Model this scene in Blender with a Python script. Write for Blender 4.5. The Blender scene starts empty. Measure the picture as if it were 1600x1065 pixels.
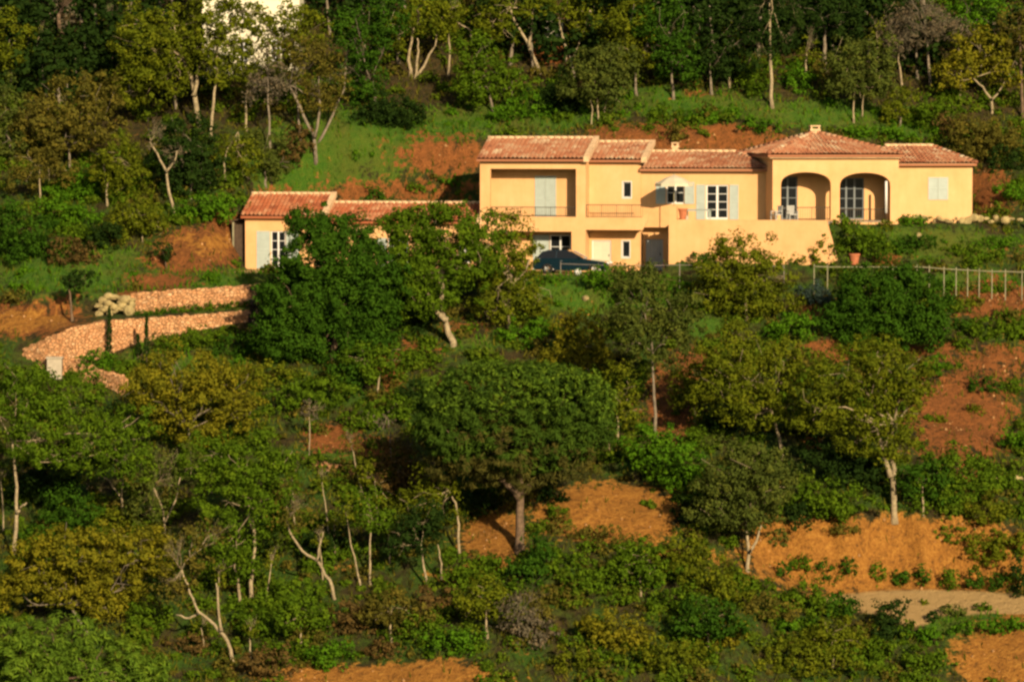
import bpy, bmesh, math, random
import numpy as np
from mathutils import Vector, Matrix
R = math.radians
scene = bpy.context.scene
COL = scene.collection
# ------------------------------------------------------------------ camera
CAM = np.array([0.0, -250.0, 6.0]); TGT = np.array([0.0, 0.0, -7.8])
FPX = 6020.0                                   # focal length in photo pixels (1600 wide)
cd = bpy.data.cameras.new('camera'); cam = bpy.data.objects.new('camera', cd); COL.objects.link(cam)
cam.location = CAM
cam.rotation_euler = Vector(TGT - CAM).to_track_quat('-Z', 'Y').to_euler()
cd.lens = 36.0 * FPX / 1600.0; cd.sensor_width = 36.0
cd.clip_start = 1.0; cd.clip_end = 6000.0
scene.camera = cam
# ------------------------------------------------------------------ sky and sun
SUN_EL, SUN_AZ = 21.0, 20.0                    # azimuth: degrees right of the view axis, behind the camera
w = bpy.data.worlds.new('World'); scene.world = w; w.use_nodes = True
nt = w.node_tree; nt.nodes.clear()
sky = nt.nodes.new('ShaderNodeTexSky'); sky.sky_type = 'NISHITA'; sky.sun_disc = False
sky.sun_elevation = R(SUN_EL); sky.sun_rotation = R(180 - SUN_AZ)
sky.air_density = 1.0; sky.dust_density = 2.5; sky.ozone_density = 1.0
bg = nt.nodes.new('ShaderNodeBackground'); bg.inputs['Strength'].default_value = 0.05
wo = nt.nodes.new('ShaderNodeOutputWorld')
# a low bank of sunlit cream cloud along the horizon over the clear sky
tc = nt.nodes.new('ShaderNodeTexCoord'); sx_ = nt.nodes.new('ShaderNodeSeparateXYZ'); nt.links.new(tc.outputs['Generated'], sx_.inputs[0])
cn = nt.nodes.new('ShaderNodeTexNoise'); cn.inputs['Scale'].default_value = 5; cn.inputs['Detail'].default_value = 6; nt.links.new(tc.outputs['Generated'], cn.inputs['Vector'])
hz = nt.nodes.new('ShaderNodeMath'); hz.operation = 'MULTIPLY_ADD'; nt.links.new(cn.outputs[0], hz.inputs[0]); hz.inputs[1].default_value = -.10; nt.links.new(sx_.outputs[2], hz.inputs[2])
cr = nt.nodes.new('ShaderNodeValToRGB'); cr.color_ramp.elements[0].position = .02; cr.color_ramp.elements[0].color = (1, 1, 1, 1)
cr.color_ramp.elements[1].position = .10; cr.color_ramp.elements[1].color = (0, 0, 0, 1); nt.links.new(hz.outputs[0], cr.inputs[0])
cm = nt.nodes.new('ShaderNodeMix'); cm.data_type = 'RGBA'; nt.links.new(cr.outputs[0], cm.inputs[0]); nt.links.new(sky.outputs[0], cm.inputs[6])
cm.inputs[7].default_value = (18.5, 16.6, 8.6, 1)
nt.links.new(cm.outputs[2], bg.inputs[0]); nt.links.new(bg.outputs[0], wo.inputs[0])
sd = bpy.data.lights.new('sun', 'SUN'); sun = bpy.data.objects.new('sun', sd); COL.objects.link(sun)
sd.energy = 5.0; sd.angle = R(0.5); sd.color = (1.0, 0.80, 0.52)
sv = Vector((math.sin(R(SUN_AZ)) * math.cos(R(SUN_EL)), -math.cos(R(SUN_AZ)) * math.cos(R(SUN_EL)), math.sin(R(SUN_EL))))
sun.rotation_euler = sv.to_track_quat('Z', 'Y').to_euler(); sun.location = (60, -200, 120)
vs = scene.view_settings
vs.view_transform = 'Standard'; vs.look = 'None'; vs.exposure = 0.28; vs.gamma = 1.0; vs.use_curve_mapping = False
scene.cycles.max_bounces = 4; scene.cycles.diffuse_bounces = 1; scene.cycles.transmission_bounces = 3
scene.cycles.filter_width = 2.6
# ------------------------------------------------------------------ view rays (to measure the place from the photograph)
_f = (TGT - CAM) / np.linalg.norm(TGT - CAM)
_r = np.cross(_f, [0, 0, 1.0]); _r /= np.linalg.norm(_r); _u = np.cross(_r, _f)
def ray(px, py): return _f + _r * ((px - 800.0) / FPX) + _u * ((532.5 - py) / FPX)
def at(px, py, Y):
    d = ray(px, py); return CAM + d * ((Y - CAM[1]) / d[1])
def proj(x, y, z):
    P = np.stack([np.asarray(x) - CAM[0], np.asarray(y) - CAM[1], np.asarray(z) - CAM[2]], -1)
    t = P @ _f; t = np.where(t < 1, 1, t)
    return 800.0 + FPX * (P @ _r) / t, 532.5 - FPX * (P @ _u) / t
class Frame:
    """a local frame: u runs along a facade to the right, d goes into the building"""
    def __init__(s, ox, oy, ang):
        s.o = np.array([ox, oy]); a = R(ang)
        s.u = np.array([math.cos(a), math.sin(a)]); s.d = np.array([-math.sin(a), math.cos(a)])
    def w(s, u, d, z): p = s.o + s.u * u + s.d * d; return (p[0], p[1], z)
    def ud(s, x, y): return (x - s.o[0]) * s.u[0] + (y - s.o[1]) * s.u[1], (x - s.o[0]) * s.d[0] + (y - s.o[1]) * s.d[1]
    def loc(s, px, py, d):
        q = ray(px, py); n = s.d
        t = (d - ((CAM[0] - s.o[0]) * n[0] + (CAM[1] - s.o[1]) * n[1])) / (q[0] * n[0] + q[1] * n[1])
        P = CAM + q * t
        return s.ud(P[0], P[1])[0], P[2]
    def U(s, px, d, py=330): return s.loc(px, py, d)[0]
    def Z(s, py, d, px=1000): return s.loc(px, py, d)[1]
FL = Frame(at(900, 345, 0)[0], 0.0, -11.0)      # left wings
FR = Frame(at(1207, 345, -3)[0], -3.0, 8.0)     # arcaded pavilion and right wing
# ------------------------------------------------------------------ terrain height
ZD = FL.Z(424, 0, 900)                          # drive level
ZT = FL.Z(346, -2.5, 1150)                      # terrace level
def sstep(a, b, t):
    t = np.clip((t - a) / (b - a), 0, 1); return t * t * (3 - 2 * t)
def rectw(u, d, u0, u1, d0, d1, fl, fr, ff, fb):
    wu = np.where(u < u0, 1 - sstep(0, fl, u0 - u), np.where(u > u1, 1 - sstep(0, fr, u - u1), 1.0))
    wd = np.where(d < d0, 1 - sstep(0, ff, d0 - d), np.where(d > d1, 1 - sstep(0, fb, d - d1), 1.0))
    return wu * wd
def lump(x, y):
    return (0.55 * np.sin(x * .21 + 1.3) * np.cos(y * .17 + .4) + .3 * np.sin(x * .47 + y * .31) * np.sin(y * .52 - x * .12 + 2)
            + .13 * np.sin(x * 1.1 + y * .7 + 1) * np.cos(y * 1.3 - .5 * x))
RX0 = at(1285, 930, -35)[0]
def h0(x, y):
    x = np.asarray(x, float); y = np.asarray(y, float)
    uL, dL = FL.ud(x, y); uR, dR = FR.ud(x, y); dR = dR - 2.4
    k = 3.0; m = np.maximum(k - np.abs(dL - dR), 0) / k
    d = np.minimum(dL, dR) - m * m * k * .25
    d = np.where(np.abs(x) > 60, d + (np.abs(x) - 60) * .14, d)
    z = .5 * d
    # rise of the hill behind, rounding over to a crest
    z = np.where(z > 17, 17 + 5 * np.tanh((z - 17) / 8.0) - np.maximum(y - 75, 0) * .12, z)
    # road bench at lower right with its cut bank
    wr = sstep(RX0 - 7, RX0 + 1, x) * (1 - sstep(60, 80, x))
    gl = .30 * np.sin(x * 1.1 + .8 * np.sin(x * .6)) + .16 * np.sin(x * 2.9 + 1 + y * .7) + .10 * np.sin(x * 5.3 + y * 1.8) + .7 * np.sin(x * .37 + 2) + .12 * np.sin(x * 3.1) * np.sin(y * 4.1)
    yb = y + gl * sstep(-34.6, -33.6, y)
    zr = np.where(y > -34.3, -19.9 + np.maximum(yb + 34.3, 0) * 1.9, np.where(y > -39, -19.9 + (y + 34.3) * .27, -21.17 + (y + 39) * .62))
    wb = sstep(-60, -48, y)
    z = np.where(y < -30, z * (1 - wr * wb) + np.minimum(z, zr) * wr * wb, z)
    z = z + lump(x, y) * (1 - wr * sstep(-40.5, -39, y) * (1 - sstep(-33, -30, y)))
    # lower valley and the hill the camera stands on
    z = np.maximum(z, -34 + .5 * lump(x * .3, y * .3)) + sstep(-165, -245, y) * 37.4
    # benches of the house
    wD = rectw(uL, dL, FL.U(388, 0), FL.U(1046, 0), -7.5, 6.2, 2.5, .6, 4.0, 5.0)
    z = z * (1 - wD) + ZD * wD
    wT = rectw(uL, dL, FL.U(1062, -2.5), FL.U(1300, -2.5), -2.2, 7.5, .5, 3.0, .8, 6.0)
    z = z * (1 - wT) + (ZT - .2) * wT
    wQ = rectw(uL, dL, FL.U(1044, -2.5), FL.U(1294, -2.5), -9.0, -2.35, .3, 2.0, 4.0, .3)
    z = z * (1 - wQ) + np.minimum(z, ZT - 2.75 + .27 * (dL + 2.5)) * wQ
    wP = rectw(uR, dR + 2.4, .2, 13.4, .3, 8.2, 1.5, 4.0, 2.2, 5.0)
    z = z * (1 - wP) + (ZT - .2) * wP
    return z
def cast(px, py, hf=None, y0=-62.0, y1=60.0):
    hf = hf or height
    d = ray(px, py); Y = np.arange(y0, y1, .1)
    t = (Y - CAM[1]) / d[1]; X = CAM[0] + d[0] * t; Z = CAM[2] + d[2] * t
    b = np.nonzero(Z <= hf(X, Y))[0]
    i = b[0] if len(b) else len(Y) - 1
    return np.array([X[i], Y[i], Z[i]])
LOWER = [(36, 545, 553), (75, 526, 578), (110, 512, 576), (165, 500, 556), (230, 497, 532), (310, 492, 516), (392, 484, 500)]
UPPER = [(205, 458, 490), (260, 454, 486), (320, 450, 481), (408, 443, 471)]
def wline(L):
    o = []
    for px, pt, pb in L:
        P = cast(px, pb, h0); o.append((P[0], P[1], P[2], at(px, pt, P[1])[2]))
    return np.array(o)
LW, UW = wline(LOWER), wline(UPPER)
def height(x, y):
    x = np.asarray(x, float); y = np.asarray(y, float); z = h0(x, y)
    yl = np.interp(x, LW[:, 0], LW[:, 1]) + .22; zl = np.interp(x, LW[:, 0], LW[:, 3]) - .2
    yu = np.interp(x, UW[:, 0], UW[:, 1]) + .22; zb = np.interp(x, UW[:, 0], UW[:, 2]); zu = np.interp(x, UW[:, 0], UW[:, 3]) - .12
    wx = sstep(LW[0, 0] - .6, LW[0, 0] + .3, x) * (1 - sstep(LW[-1, 0], LW[-1, 0] + 2.5, x))
    t = np.clip((y - yl) / np.maximum(yu - yl, .5), 0, 1)
    zz = np.where(y > yu, np.maximum(z, zu + .12 * (y - yu)), np.where(y > yl, zl * (1 - t) + np.maximum(zb, zl) * t, z))
    wy = 1 - sstep(4.0, 9.0, y - yu)
    return z * (1 - wx * wy) + zz * wx * wy
# ------------------------------------------------------------------ materials
def newmat(name):
    m = bpy.data.materials.new(name); m.use_nodes = True
    n = m.node_tree; n.nodes.clear()
    o = n.nodes.new('ShaderNodeOutputMaterial'); b = n.nodes.new('ShaderNodeBsdfPrincipled')
    n.links.new(b.outputs[0], o.inputs[0]); b.inputs['Roughness'].default_value = .85
    b.inputs['Specular IOR Level'].default_value = .2
    return m, n, b, o
def ramp(n, stops, fac):
    r = n.nodes.new('ShaderNodeValToRGB'); e = r.color_ramp.elements
    while len(e) < len(stops): e.new(.5)
    for k, (p, c) in enumerate(stops): e[k].position = p; e[k].color = (*c, 1)
    n.links.new(fac, r.inputs[0]); return r.outputs[0]
def noise(n, scale, detail=4, rough=.6, vec=None):
    t = n.nodes.new('ShaderNodeTexNoise'); t.inputs['Scale'].default_value = scale
    t.inputs['Detail'].default_value = detail; t.inputs['Roughness'].default_value = rough
    if vec is None:
        g = n.nodes.new('ShaderNodeNewGeometry'); vec = g.outputs['Position']
    n.links.new(vec, t.inputs['Vector']); return t.outputs[0]
def mixc(n, f, a, b):
    m = n.nodes.new('ShaderNodeMix'); m.data_type = 'RGBA'
    for s, v in ((m.inputs[0], f), (m.inputs[6], a), (m.inputs[7], b)):
        if isinstance(v, (int, float)): s.default_value = v
        elif isinstance(v, tuple): s.default_value = (*v, 1)
        else: n.links.new(v, s)
    return m.outputs[2]
def mth(n, op, a, b=0.0, clamp=False):
    m = n.nodes.new('ShaderNodeMath'); m.operation = op; m.use_clamp = clamp
    for s, v in ((m.inputs[0], a), (m.inputs[1], b)):
        if isinstance(v, (int, float)): s.default_value = v
        else: n.links.new(v, s)
    return m.outputs[0]
def attr(n, name):
    a = n.nodes.new('ShaderNodeAttribute'); a.attribute_name = name; return a.outputs['Fac']
def bump(n, b, hgt, s, dist=.05):
    k = n.nodes.new('ShaderNodeBump'); k.inputs['Strength'].default_value = s; k.inputs['Distance'].default_value = dist
    n.links.new(hgt, k.inputs['Height']); n.links.new(k.outputs[0], b.inputs['Normal'])
def mul(c, k): return tuple(min(1, v * k) for v in c)
def leafmat(name, c, trans=.14):
    m, n, b, o = newmat(name)
    t = attr(n, 'tint')
    warm = (c[0] * 1.55, c[1] * 1.3, c[2] * 1.1)
    col = ramp(n, [(0, mul(c, .42)), (.45, c), (1, warm)], t)
    n.links.new(col, b.inputs['Base Color']); b.inputs['Roughness'].default_value = .9
    b.inputs['Specular IOR Level'].default_value = .03
    tr = n.nodes.new('ShaderNodeBsdfTranslucent'); n.links.new(col, tr.inputs[0])
    mx = n.nodes.new('ShaderNodeMixShader'); mx.inputs[0].default_value = trans
    n.links.new(b.outputs[0], mx.inputs[1]); n.links.new(tr.outputs[0], mx.inputs[2]); n.links.new(mx.outputs[0], o.inputs[0])
    return m
def plain(name, c, rough=.7, var=.25, scale=3, metal=0, spec=.3, bmp=0):
    m, n, b, o = newmat(name)
    f = noise(n, scale, 5)
    n.links.new(ramp(n, [(.3, mul(c, 1 - var)), (.7, mul(c, 1 + var))], f), b.inputs['Base Color'])
    b.inputs['Roughness'].default_value = rough; b.inputs['Metallic'].default_value = metal; b.inputs['Specular IOR Level'].default_value = spec
    if bmp: bump(n, b, noise(n, scale * 6, 6), bmp)
    return m
M = {}
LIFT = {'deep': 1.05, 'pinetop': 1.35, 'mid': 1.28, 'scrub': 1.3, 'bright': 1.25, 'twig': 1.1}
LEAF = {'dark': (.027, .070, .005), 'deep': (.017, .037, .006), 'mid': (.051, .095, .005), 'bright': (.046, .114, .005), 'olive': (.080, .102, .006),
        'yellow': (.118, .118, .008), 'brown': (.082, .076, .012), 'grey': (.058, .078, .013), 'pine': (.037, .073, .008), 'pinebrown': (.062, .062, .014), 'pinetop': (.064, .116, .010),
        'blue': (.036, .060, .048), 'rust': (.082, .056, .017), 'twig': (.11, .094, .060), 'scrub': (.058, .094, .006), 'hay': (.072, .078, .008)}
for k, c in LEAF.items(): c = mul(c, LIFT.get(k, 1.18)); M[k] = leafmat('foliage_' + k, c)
M['pale_bark'] = plain('pale_bark', (.33, .26, .155), .9, .4, 4, bmp=.6)
M['bark'] = plain('brown_bark', (.15, .098, .06), .9, .45, 4, bmp=.6)
M['grey_bark'] = plain('grey_bark', (.21, .17, .12), .9, .4, 4, bmp=.6)
def stucco():
    m, n, b, o = newmat('ochre_stucco')
    a = noise(n, .7, 6, .65); c = noise(n, 6, 4)
    g = n.nodes.new('ShaderNodeNewGeometry'); mp = n.nodes.new('ShaderNodeMapping'); mp.inputs['Scale'].default_value = (2.5, 2.5, .25)
    n.links.new(g.outputs['Position'], mp.inputs[0]); s = noise(n, 1.2, 5, .6, mp.outputs[0])
    col = ramp(n, [(.25, (.64, .335, .145)), (.45, (.74, .405, .18)), (.6, (.78, .44, .205)), (.8, (.82, .50, .25))], a)
    col = mixc(n, mth(n, 'MULTIPLY', ramp(n, [(.45, (0, 0, 0)), (.75, (1, 1, 1))], s), .38), col, (.60, .34, .13))
    n.links.new(mixc(n, mth(n, 'MULTIPLY', c, .18), col, (.85, .55, .24)), b.inputs['Base Color'])
    bump(n, b, noise(n, 25, 5), .25, .02); return m
M['stucco'] = stucco()
def tilemat(red):
    m, n, b, o = newmat('red_clay_tile' if red else 'clay_tile'); t = attr(n, 'tint')
    col = ramp(n, [(k, c if red else (c[0] * 1.02, min(1, c[1] * 1.36), c[2] * 1.6)) for k, c in ((0, (.24, .07, .032)), (.22, (.36, .105, .045)), (.45, (.43, .135, .058)), (.62, (.43, .165, .078)), (.8, (.48, .21, .105)), (1, (.60, .36, .20)))], t)
    col = mixc(n, mth(n, 'MULTIPLY', ramp(n, [(.5, (0, 0, 0)), (.8, (1, 1, 1))], noise(n, 1.5, 5)), .4), col, (.34, .17, .10))
    n.links.new(col, b.inputs['Base Color']); bump(n, b, noise(n, 12, 4), .3, .02); return m
M['tile'] = tilemat(False); M['redtile'] = tilemat(True)
M['mortar'] = plain('pale_mortar', (.70, .47, .27), .9, .25, 3)
M['shutter'] = plain('pale_green_paint', (.43, .49, .45), .6, .08, 2)
M['white'] = plain('white_paint', (.74, .73, .70), .5, .05, 2)
M['door_white'] = plain('cream_paint', (.60, .58, .44), .5, .06, 2)
M['bluegrey'] = plain('blue_grey_paint', (.40, .45, .48), .6, .12, 2)
M['iron'] = plain('iron', (.10, .075, .05), .6, .2, 6, metal=.3)
M['cloth'] = plain('cream_cloth', (.66, .58, .42), .9, .05, 3)
M['greywhite'] = plain('grey_white_paint', (.44, .43, .40), .6, .1, 3)
M['thin_rail'] = plain('dull_grey_rail', (.27, .22, .19), .7, .2, 5)
M['whitewash'] = plain('whitewash', (.80, .74, .55), .9, .06, 1.5)
M['slate'] = plain('slate_paint', (.17, .19, .20), .5, .1, 2)
M['steel'] = plain('grey_metal', (.35, .36, .36), .4, .1, 4, metal=.6)
M['loose_stone'] = plain('loose_stone', (.46, .25, .10), .95, .5, 1.5)
M['terra'] = plain('terracotta', (.46, .155, .07), .85, .2, 6)
M['wood'] = plain('dark_wood', (.085, .055, .035), .85, .3, 5)
M['fence_wood'] = plain('weathered_pale_wood', (.28, .26, .16), .85, .25, 5)
M['concrete'] = plain('pale_concrete', (.44, .38, .29), .9, .15, 4, bmp=.4)
M['rock'] = plain('pale_rock', (.36, .28, .125), .9, .5, 2.5, bmp=.8)
def glass():
    m, n, b, o = newmat('window_glass'); b.inputs['Base Color'].default_value = (.012, .014, .016, 1)
    b.inputs['Roughness'].default_value = .08; b.inputs['Specular IOR Level'].default_value = .5; return m
M['glass'] = glass()
def paint():
    m, n, b, o = newmat('dark_blue_car_paint'); b.inputs['Base Color'].default_value = (.006, .022, .034, 1)
    b.inputs['Roughness'].default_value = .25; b.inputs['Metallic'].default_value = .2; b.inputs['Coat Weight'].default_value = .8; return m
M['paint'] = paint()
M['rubber'] = plain('rubber', (.015, .015, .015), .9, .1, 5)
def stonewall():
    m, n, b, o = newmat('pink_fieldstone')
    g = n.nodes.new('ShaderNodeNewGeometry'); mp = n.nodes.new('ShaderNodeMapping'); mp.inputs['Scale'].default_value = (1, 1, 1.5)
    n.links.new(g.outputs['Position'], mp.inputs[0])
    nz = n.nodes.new('ShaderNodeTexNoise'); nz.inputs['Scale'].default_value = 1.5; n.links.new(mp.outputs[0], nz.inputs['Vector'])
    av = n.nodes.new('ShaderNodeVectorMath'); av.operation = 'MULTIPLY_ADD'; n.links.new(nz.outputs['Color'], av.inputs[0]); av.inputs[1].default_value = (.35, .35, .35)
    n.links.new(mp.outputs[0], av.inputs[2])
    v = n.nodes.new('ShaderNodeTexVoronoi'); v.inputs['Scale'].default_value = 4.0; n.links.new(av.outputs[0], v.inputs['Vector'])
    e = n.nodes.new('ShaderNodeTexVoronoi'); e.feature = 'DISTANCE_TO_EDGE'; e.inputs['Scale'].default_value = 4.0; n.links.new(av.outputs[0], e.inputs['Vector'])
    s = n.nodes.new('ShaderNodeSeparateColor'); n.links.new(v.outputs['Color'], s.inputs[0])
    col = ramp(n, [(0, (.52, .23, .10)), (.3, (.64, .31, .14)), (.6, (.68, .37, .18)), (.85, (.58, .26, .11)), (1, (.74, .47, .26))], s.outputs[0])
    col = mixc(n, mth(n, 'MULTIPLY', noise(n, 5, 5), .35), col, (.74, .42, .20))
    col = mixc(n, ramp(n, [(0, (.55, .55, .55)), (.05, (0, 0, 0))], e.outputs['Distance']), col, (.50, .28, .14))
    n.links.new(col, b.inputs['Base Color'])
    bump(n, b, ramp(n, [(0, (0, 0, 0)), (.12, (1, 1, 1))], e.outputs['Distance']), 1.0, .10); return m
M['stonewall'] = stonewall()
def groundmat():
    m, n, b, o = newmat('hillside_earth')
    nA = noise(n, .55, 8, .7); nB = noise(n, 2.2, 6, .7); nC = noise(n, 7, 5, .7)
    nf = mth(n, 'SUBTRACT', mth(n, 'ADD', mth(n, 'MULTIPLY', nA, .9), mth(n, 'MULTIPLY', nB, .9)), .9)
    def mask(name, k=1.0):
        v = mth(n, 'ADD', attr(n, name), mth(n, 'MULTIPLY', nf, k))
        return ramp(n, [(.38, (0, 0, 0)), (.58, (1, 1, 1))], v)
    litter = ramp(n, [(.3, (.028, .026, .008)), (.5, (.058, .044, .014)), (.7, (.115, .066, .020))], nB)
    green = ramp(n, [(.25, (.022, .045, .005)), (.5, (.044, .100, .008)), (.75, (.085, .110, .012))], nB)
    litter = mixc(n, mth(n, 'SUBTRACT', ramp(n, [(.42, (0, 0, 0)), (.56, (1, 1, 1))], nA), attr(n, 'wood'), True), litter, green)
    grass = ramp(n, [(.30, (.030, .075, .006)), (.46, (.055, .150, .009)), (.58, (.10, .165, .013)), (.70, (.16, .13, .024))], mth(n, 'ADD', mth(n, 'MULTIPLY', nC, .5), mth(n, 'MULTIPLY', nB, .5)))
    soil = ramp(n, [(.36, (.085, .045, .013)), (.49, (.25, .090, .024)), (.60, (.36, .125, .033)), (.70, (.52, .24, .085))], mth(n, 'ADD', mth(n, 'MULTIPLY', nC, .5), mth(n, 'MULTIPLY', nB, .5)))
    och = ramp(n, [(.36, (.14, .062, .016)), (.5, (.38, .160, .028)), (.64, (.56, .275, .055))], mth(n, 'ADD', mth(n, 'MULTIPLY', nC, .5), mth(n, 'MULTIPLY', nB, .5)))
    road = ramp(n, [(.25, (.46, .29, .11)), (.75, (.60, .40, .17))], mth(n, 'ADD', mth(n, 'MULTIPLY', nC, .5), mth(n, 'MULTIPLY', nB, .5)))
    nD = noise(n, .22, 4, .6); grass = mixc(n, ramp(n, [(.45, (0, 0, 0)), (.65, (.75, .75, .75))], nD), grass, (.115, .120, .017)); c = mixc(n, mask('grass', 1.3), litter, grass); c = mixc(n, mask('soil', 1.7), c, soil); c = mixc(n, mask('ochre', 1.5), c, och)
    c = mixc(n, mask('road', .25), c, road)
    n.links.new(c, b.inputs['Base Color']); b.inputs['Roughness'].default_value = .95
    bump(n, b, mth(n, 'ADD', nB, mth(n, 'MULTIPLY', nC, .6)), .9, .35); return m
M['ground'] = groundmat()
# ------------------------------------------------------------------ mesh helpers
def tag(o, label=None, cat=None, group=None, kind=None):
    if label: o['label'] = label
    if cat: o['category'] = cat
    if group: o['group'] = group
    if kind: o['kind'] = kind
    return o
def empty(name, loc, label, cat, group=None):
    e = bpy.data.objects.new(name, None); COL.objects.link(e); e.location = loc; e.empty_display_size = .3
    return tag(e, label, cat, group)
def link(name, me, mats, parent=None, base=(0, 0, 0)):
    for m in (mats if isinstance(mats, (list, tuple)) else [mats]): me.materials.append(m)
    o = bpy.data.objects.new(name, me); COL.objects.link(o)
    if parent is not None: o.parent = parent
    else: o.location = base
    return o
def quads_mesh(name, V, F, tint=None, mi=None):
    me = bpy.data.meshes.new(name); n, k = F.shape
    me.vertices.add(len(V)); me.vertices.foreach_set('co', V.astype(np.float32).ravel())
    me.loops.add(n * k); me.loops.foreach_set('vertex_index', F.astype(np.int32).ravel())
    me.polygons.add(n); me.polygons.foreach_set('loop_start', (np.arange(n) * k).astype(np.int32))
    if mi is not None: me.polygons.foreach_set('material_index', mi.astype(np.int32))
    me.update(calc_edges=True)
    if tint is not None:
        a = me.attributes.new('tint', 'FLOAT', 'FACE'); a.data.foreach_set('value', tint.astype(np.float32))
    return me
def origin_of(parent):
    """world position of a parent: things sit straight in the world, parts sit on them"""
    p = np.zeros(3)
    while parent is not None: p = p + np.array(parent.location); parent = parent.parent
    return p
class MB:
    def __init__(s, frame=None): s.v, s.f, s.t, s.fr = [], [], [], frame
    def P(s, u, d, z): return s.fr.w(u, d, z) if s.fr else (u, d, z)
    def poly(s, pts, t=.5):
        i = len(s.v); s.v += [s.P(*p) for p in pts]; s.f.append(tuple(range(i, i + len(pts)))); s.t.append(t)
    def box(s, a0, a1, b0, b1, c0, c1, t=.5):
        a0, a1 = sorted((a0, a1)); b0, b1 = sorted((b0, b1)); c0, c1 = sorted((c0, c1))
        i = len(s.v)
        s.v += [s.P(a, b, c) for c in (c0, c1) for b in (b0, b1) for a in (a0, a1)]
        for q in ((0, 2, 3, 1), (4, 5, 7, 6), (0, 1, 5, 4), (2, 6, 7, 3), (0, 4, 6, 2), (1, 3, 7, 5)):
            s.f.append(tuple(i + k for k in q)); s.t.append(t)
        return s
    def prism(s, pts, d0, d1, t=.5):
        """outline in (u, z), extruded from depth d0 to d1"""
        n = len(pts); i = len(s.v)
        s.v += [s.P(u, d0, z) for u, z in pts] + [s.P(u, d1, z) for u, z in pts]
        s.f.append(tuple(range(i, i + n))); s.f.append(tuple(i + n + k for k in reversed(range(n)))); s.t += [t, t]
        for k in range(n):
            q = (k + 1) % n; s.f.append((i + k, i + n + k, i + n + q, i + q)); s.t.append(t)
        return s
    def tube(s, pts, rad, sides=6, t=.5, world=False):
        pts = [np.array(p if (world or not s.fr) else s.P(*p), float) for p in pts]
        rad = [rad] * len(pts) if isinstance(rad, (int, float)) else rad
        i0 = len(s.v); ref = np.array([.37, .21, .9])
        for k, p in enumerate(pts):
            a = pts[min(k + 1, len(pts) - 1)] - pts[max(k - 1, 0)]; a /= (np.linalg.norm(a) + 1e-9)
            r_ = ref if abs(a @ ref) < .95 else np.array([1., 0, 0])
            e1 = np.cross(a, r_); e1 /= np.linalg.norm(e1); e2 = np.cross(a, e1)
            for j in range(sides):
                g = 2 * math.pi * j / sides; s.v.append(tuple(p + (e1 * math.cos(g) + e2 * math.sin(g)) * rad[k]))
        for k in range(len(pts) - 1):
            for j in range(sides):
                q = (j + 1) % sides; a = i0 + k * sides
                s.f.append((a + j, a + q, a + sides + q, a + sides + j)); s.t.append(t)
        s.f.append(tuple(i0 + j for j in reversed(range(sides)))); s.f.append(tuple(i0 + (len(pts) - 1) * sides + j for j in range(sides))); s.t += [t, t]
        return s
    def wall(s, u0, u1, z0, z1, d, th, holes=()):
        """upright wall with rectangular openings: faces, backs and reveals"""
        us = sorted({u0, u1, *[h for q in holes for h in q[:2]]}); zs = sorted({z0, z1, *[h for q in holes for h in q[2:]]})
        us = [a for a in us if u0 <= a <= u1]; zs = [a for a in zs if z0 <= a <= z1]
        for a, b in zip(us, us[1:]):
            for c, e in zip(zs, zs[1:]):
                m, k = (a + b) / 2, (c + e) / 2
                if any(q[0] < m < q[1] and q[2] < k < q[3] for q in holes): continue
                s.poly([(a, d, c), (b, d, c), (b, d, e), (a, d, e)]); s.poly([(b, d + th, c), (a, d + th, c), (a, d + th, e), (b, d + th, e)])
        for (a, b, c, e) in [(u0, u1, z0, z1)] + list(holes):
            s.poly([(a, d, c), (a, d + th, c), (a, d + th, e), (a, d, e)]); s.poly([(b, d, c), (b, d + th, c), (b, d + th, e), (b, d, e)])
            s.poly([(a, d, c), (b, d, c), (b, d + th, c), (a, d + th, c)]); s.poly([(a, d, e), (b, d, e), (b, d + th, e), (a, d + th, e)])
        return s
    def build(s, name, mat, parent=None, smooth=False, base=None):
        o = origin_of(parent) if parent is not None else np.array(base if base is not None else (0, 0, 0), float)
        me = bpy.data.meshes.new(name)
        me.from_pydata([tuple(np.array(v) - o) for v in s.v], [], s.f); me.update()
        bm = bmesh.new(); bm.from_mesh(me); bmesh.ops.recalc_face_normals(bm, faces=bm.faces[:]); bm.to_mesh(me); bm.free()
        if len(me.polygons) == len(s.t):
            a = me.attributes.new('tint', 'FLOAT', 'FACE'); a.data.foreach_set('value', np.array(s.t, np.float32))
        if smooth: me.polygons.foreach_set('use_smooth', [True] * len(me.polygons))
        return link(name, me, mat, parent, tuple(o))
RS = np.random.RandomState(7)
def unit(n, rs):
    v = rs.normal(size=(n, 3)); return v / (np.linalg.norm(v, axis=1, keepdims=True) + 1e-9)
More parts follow.
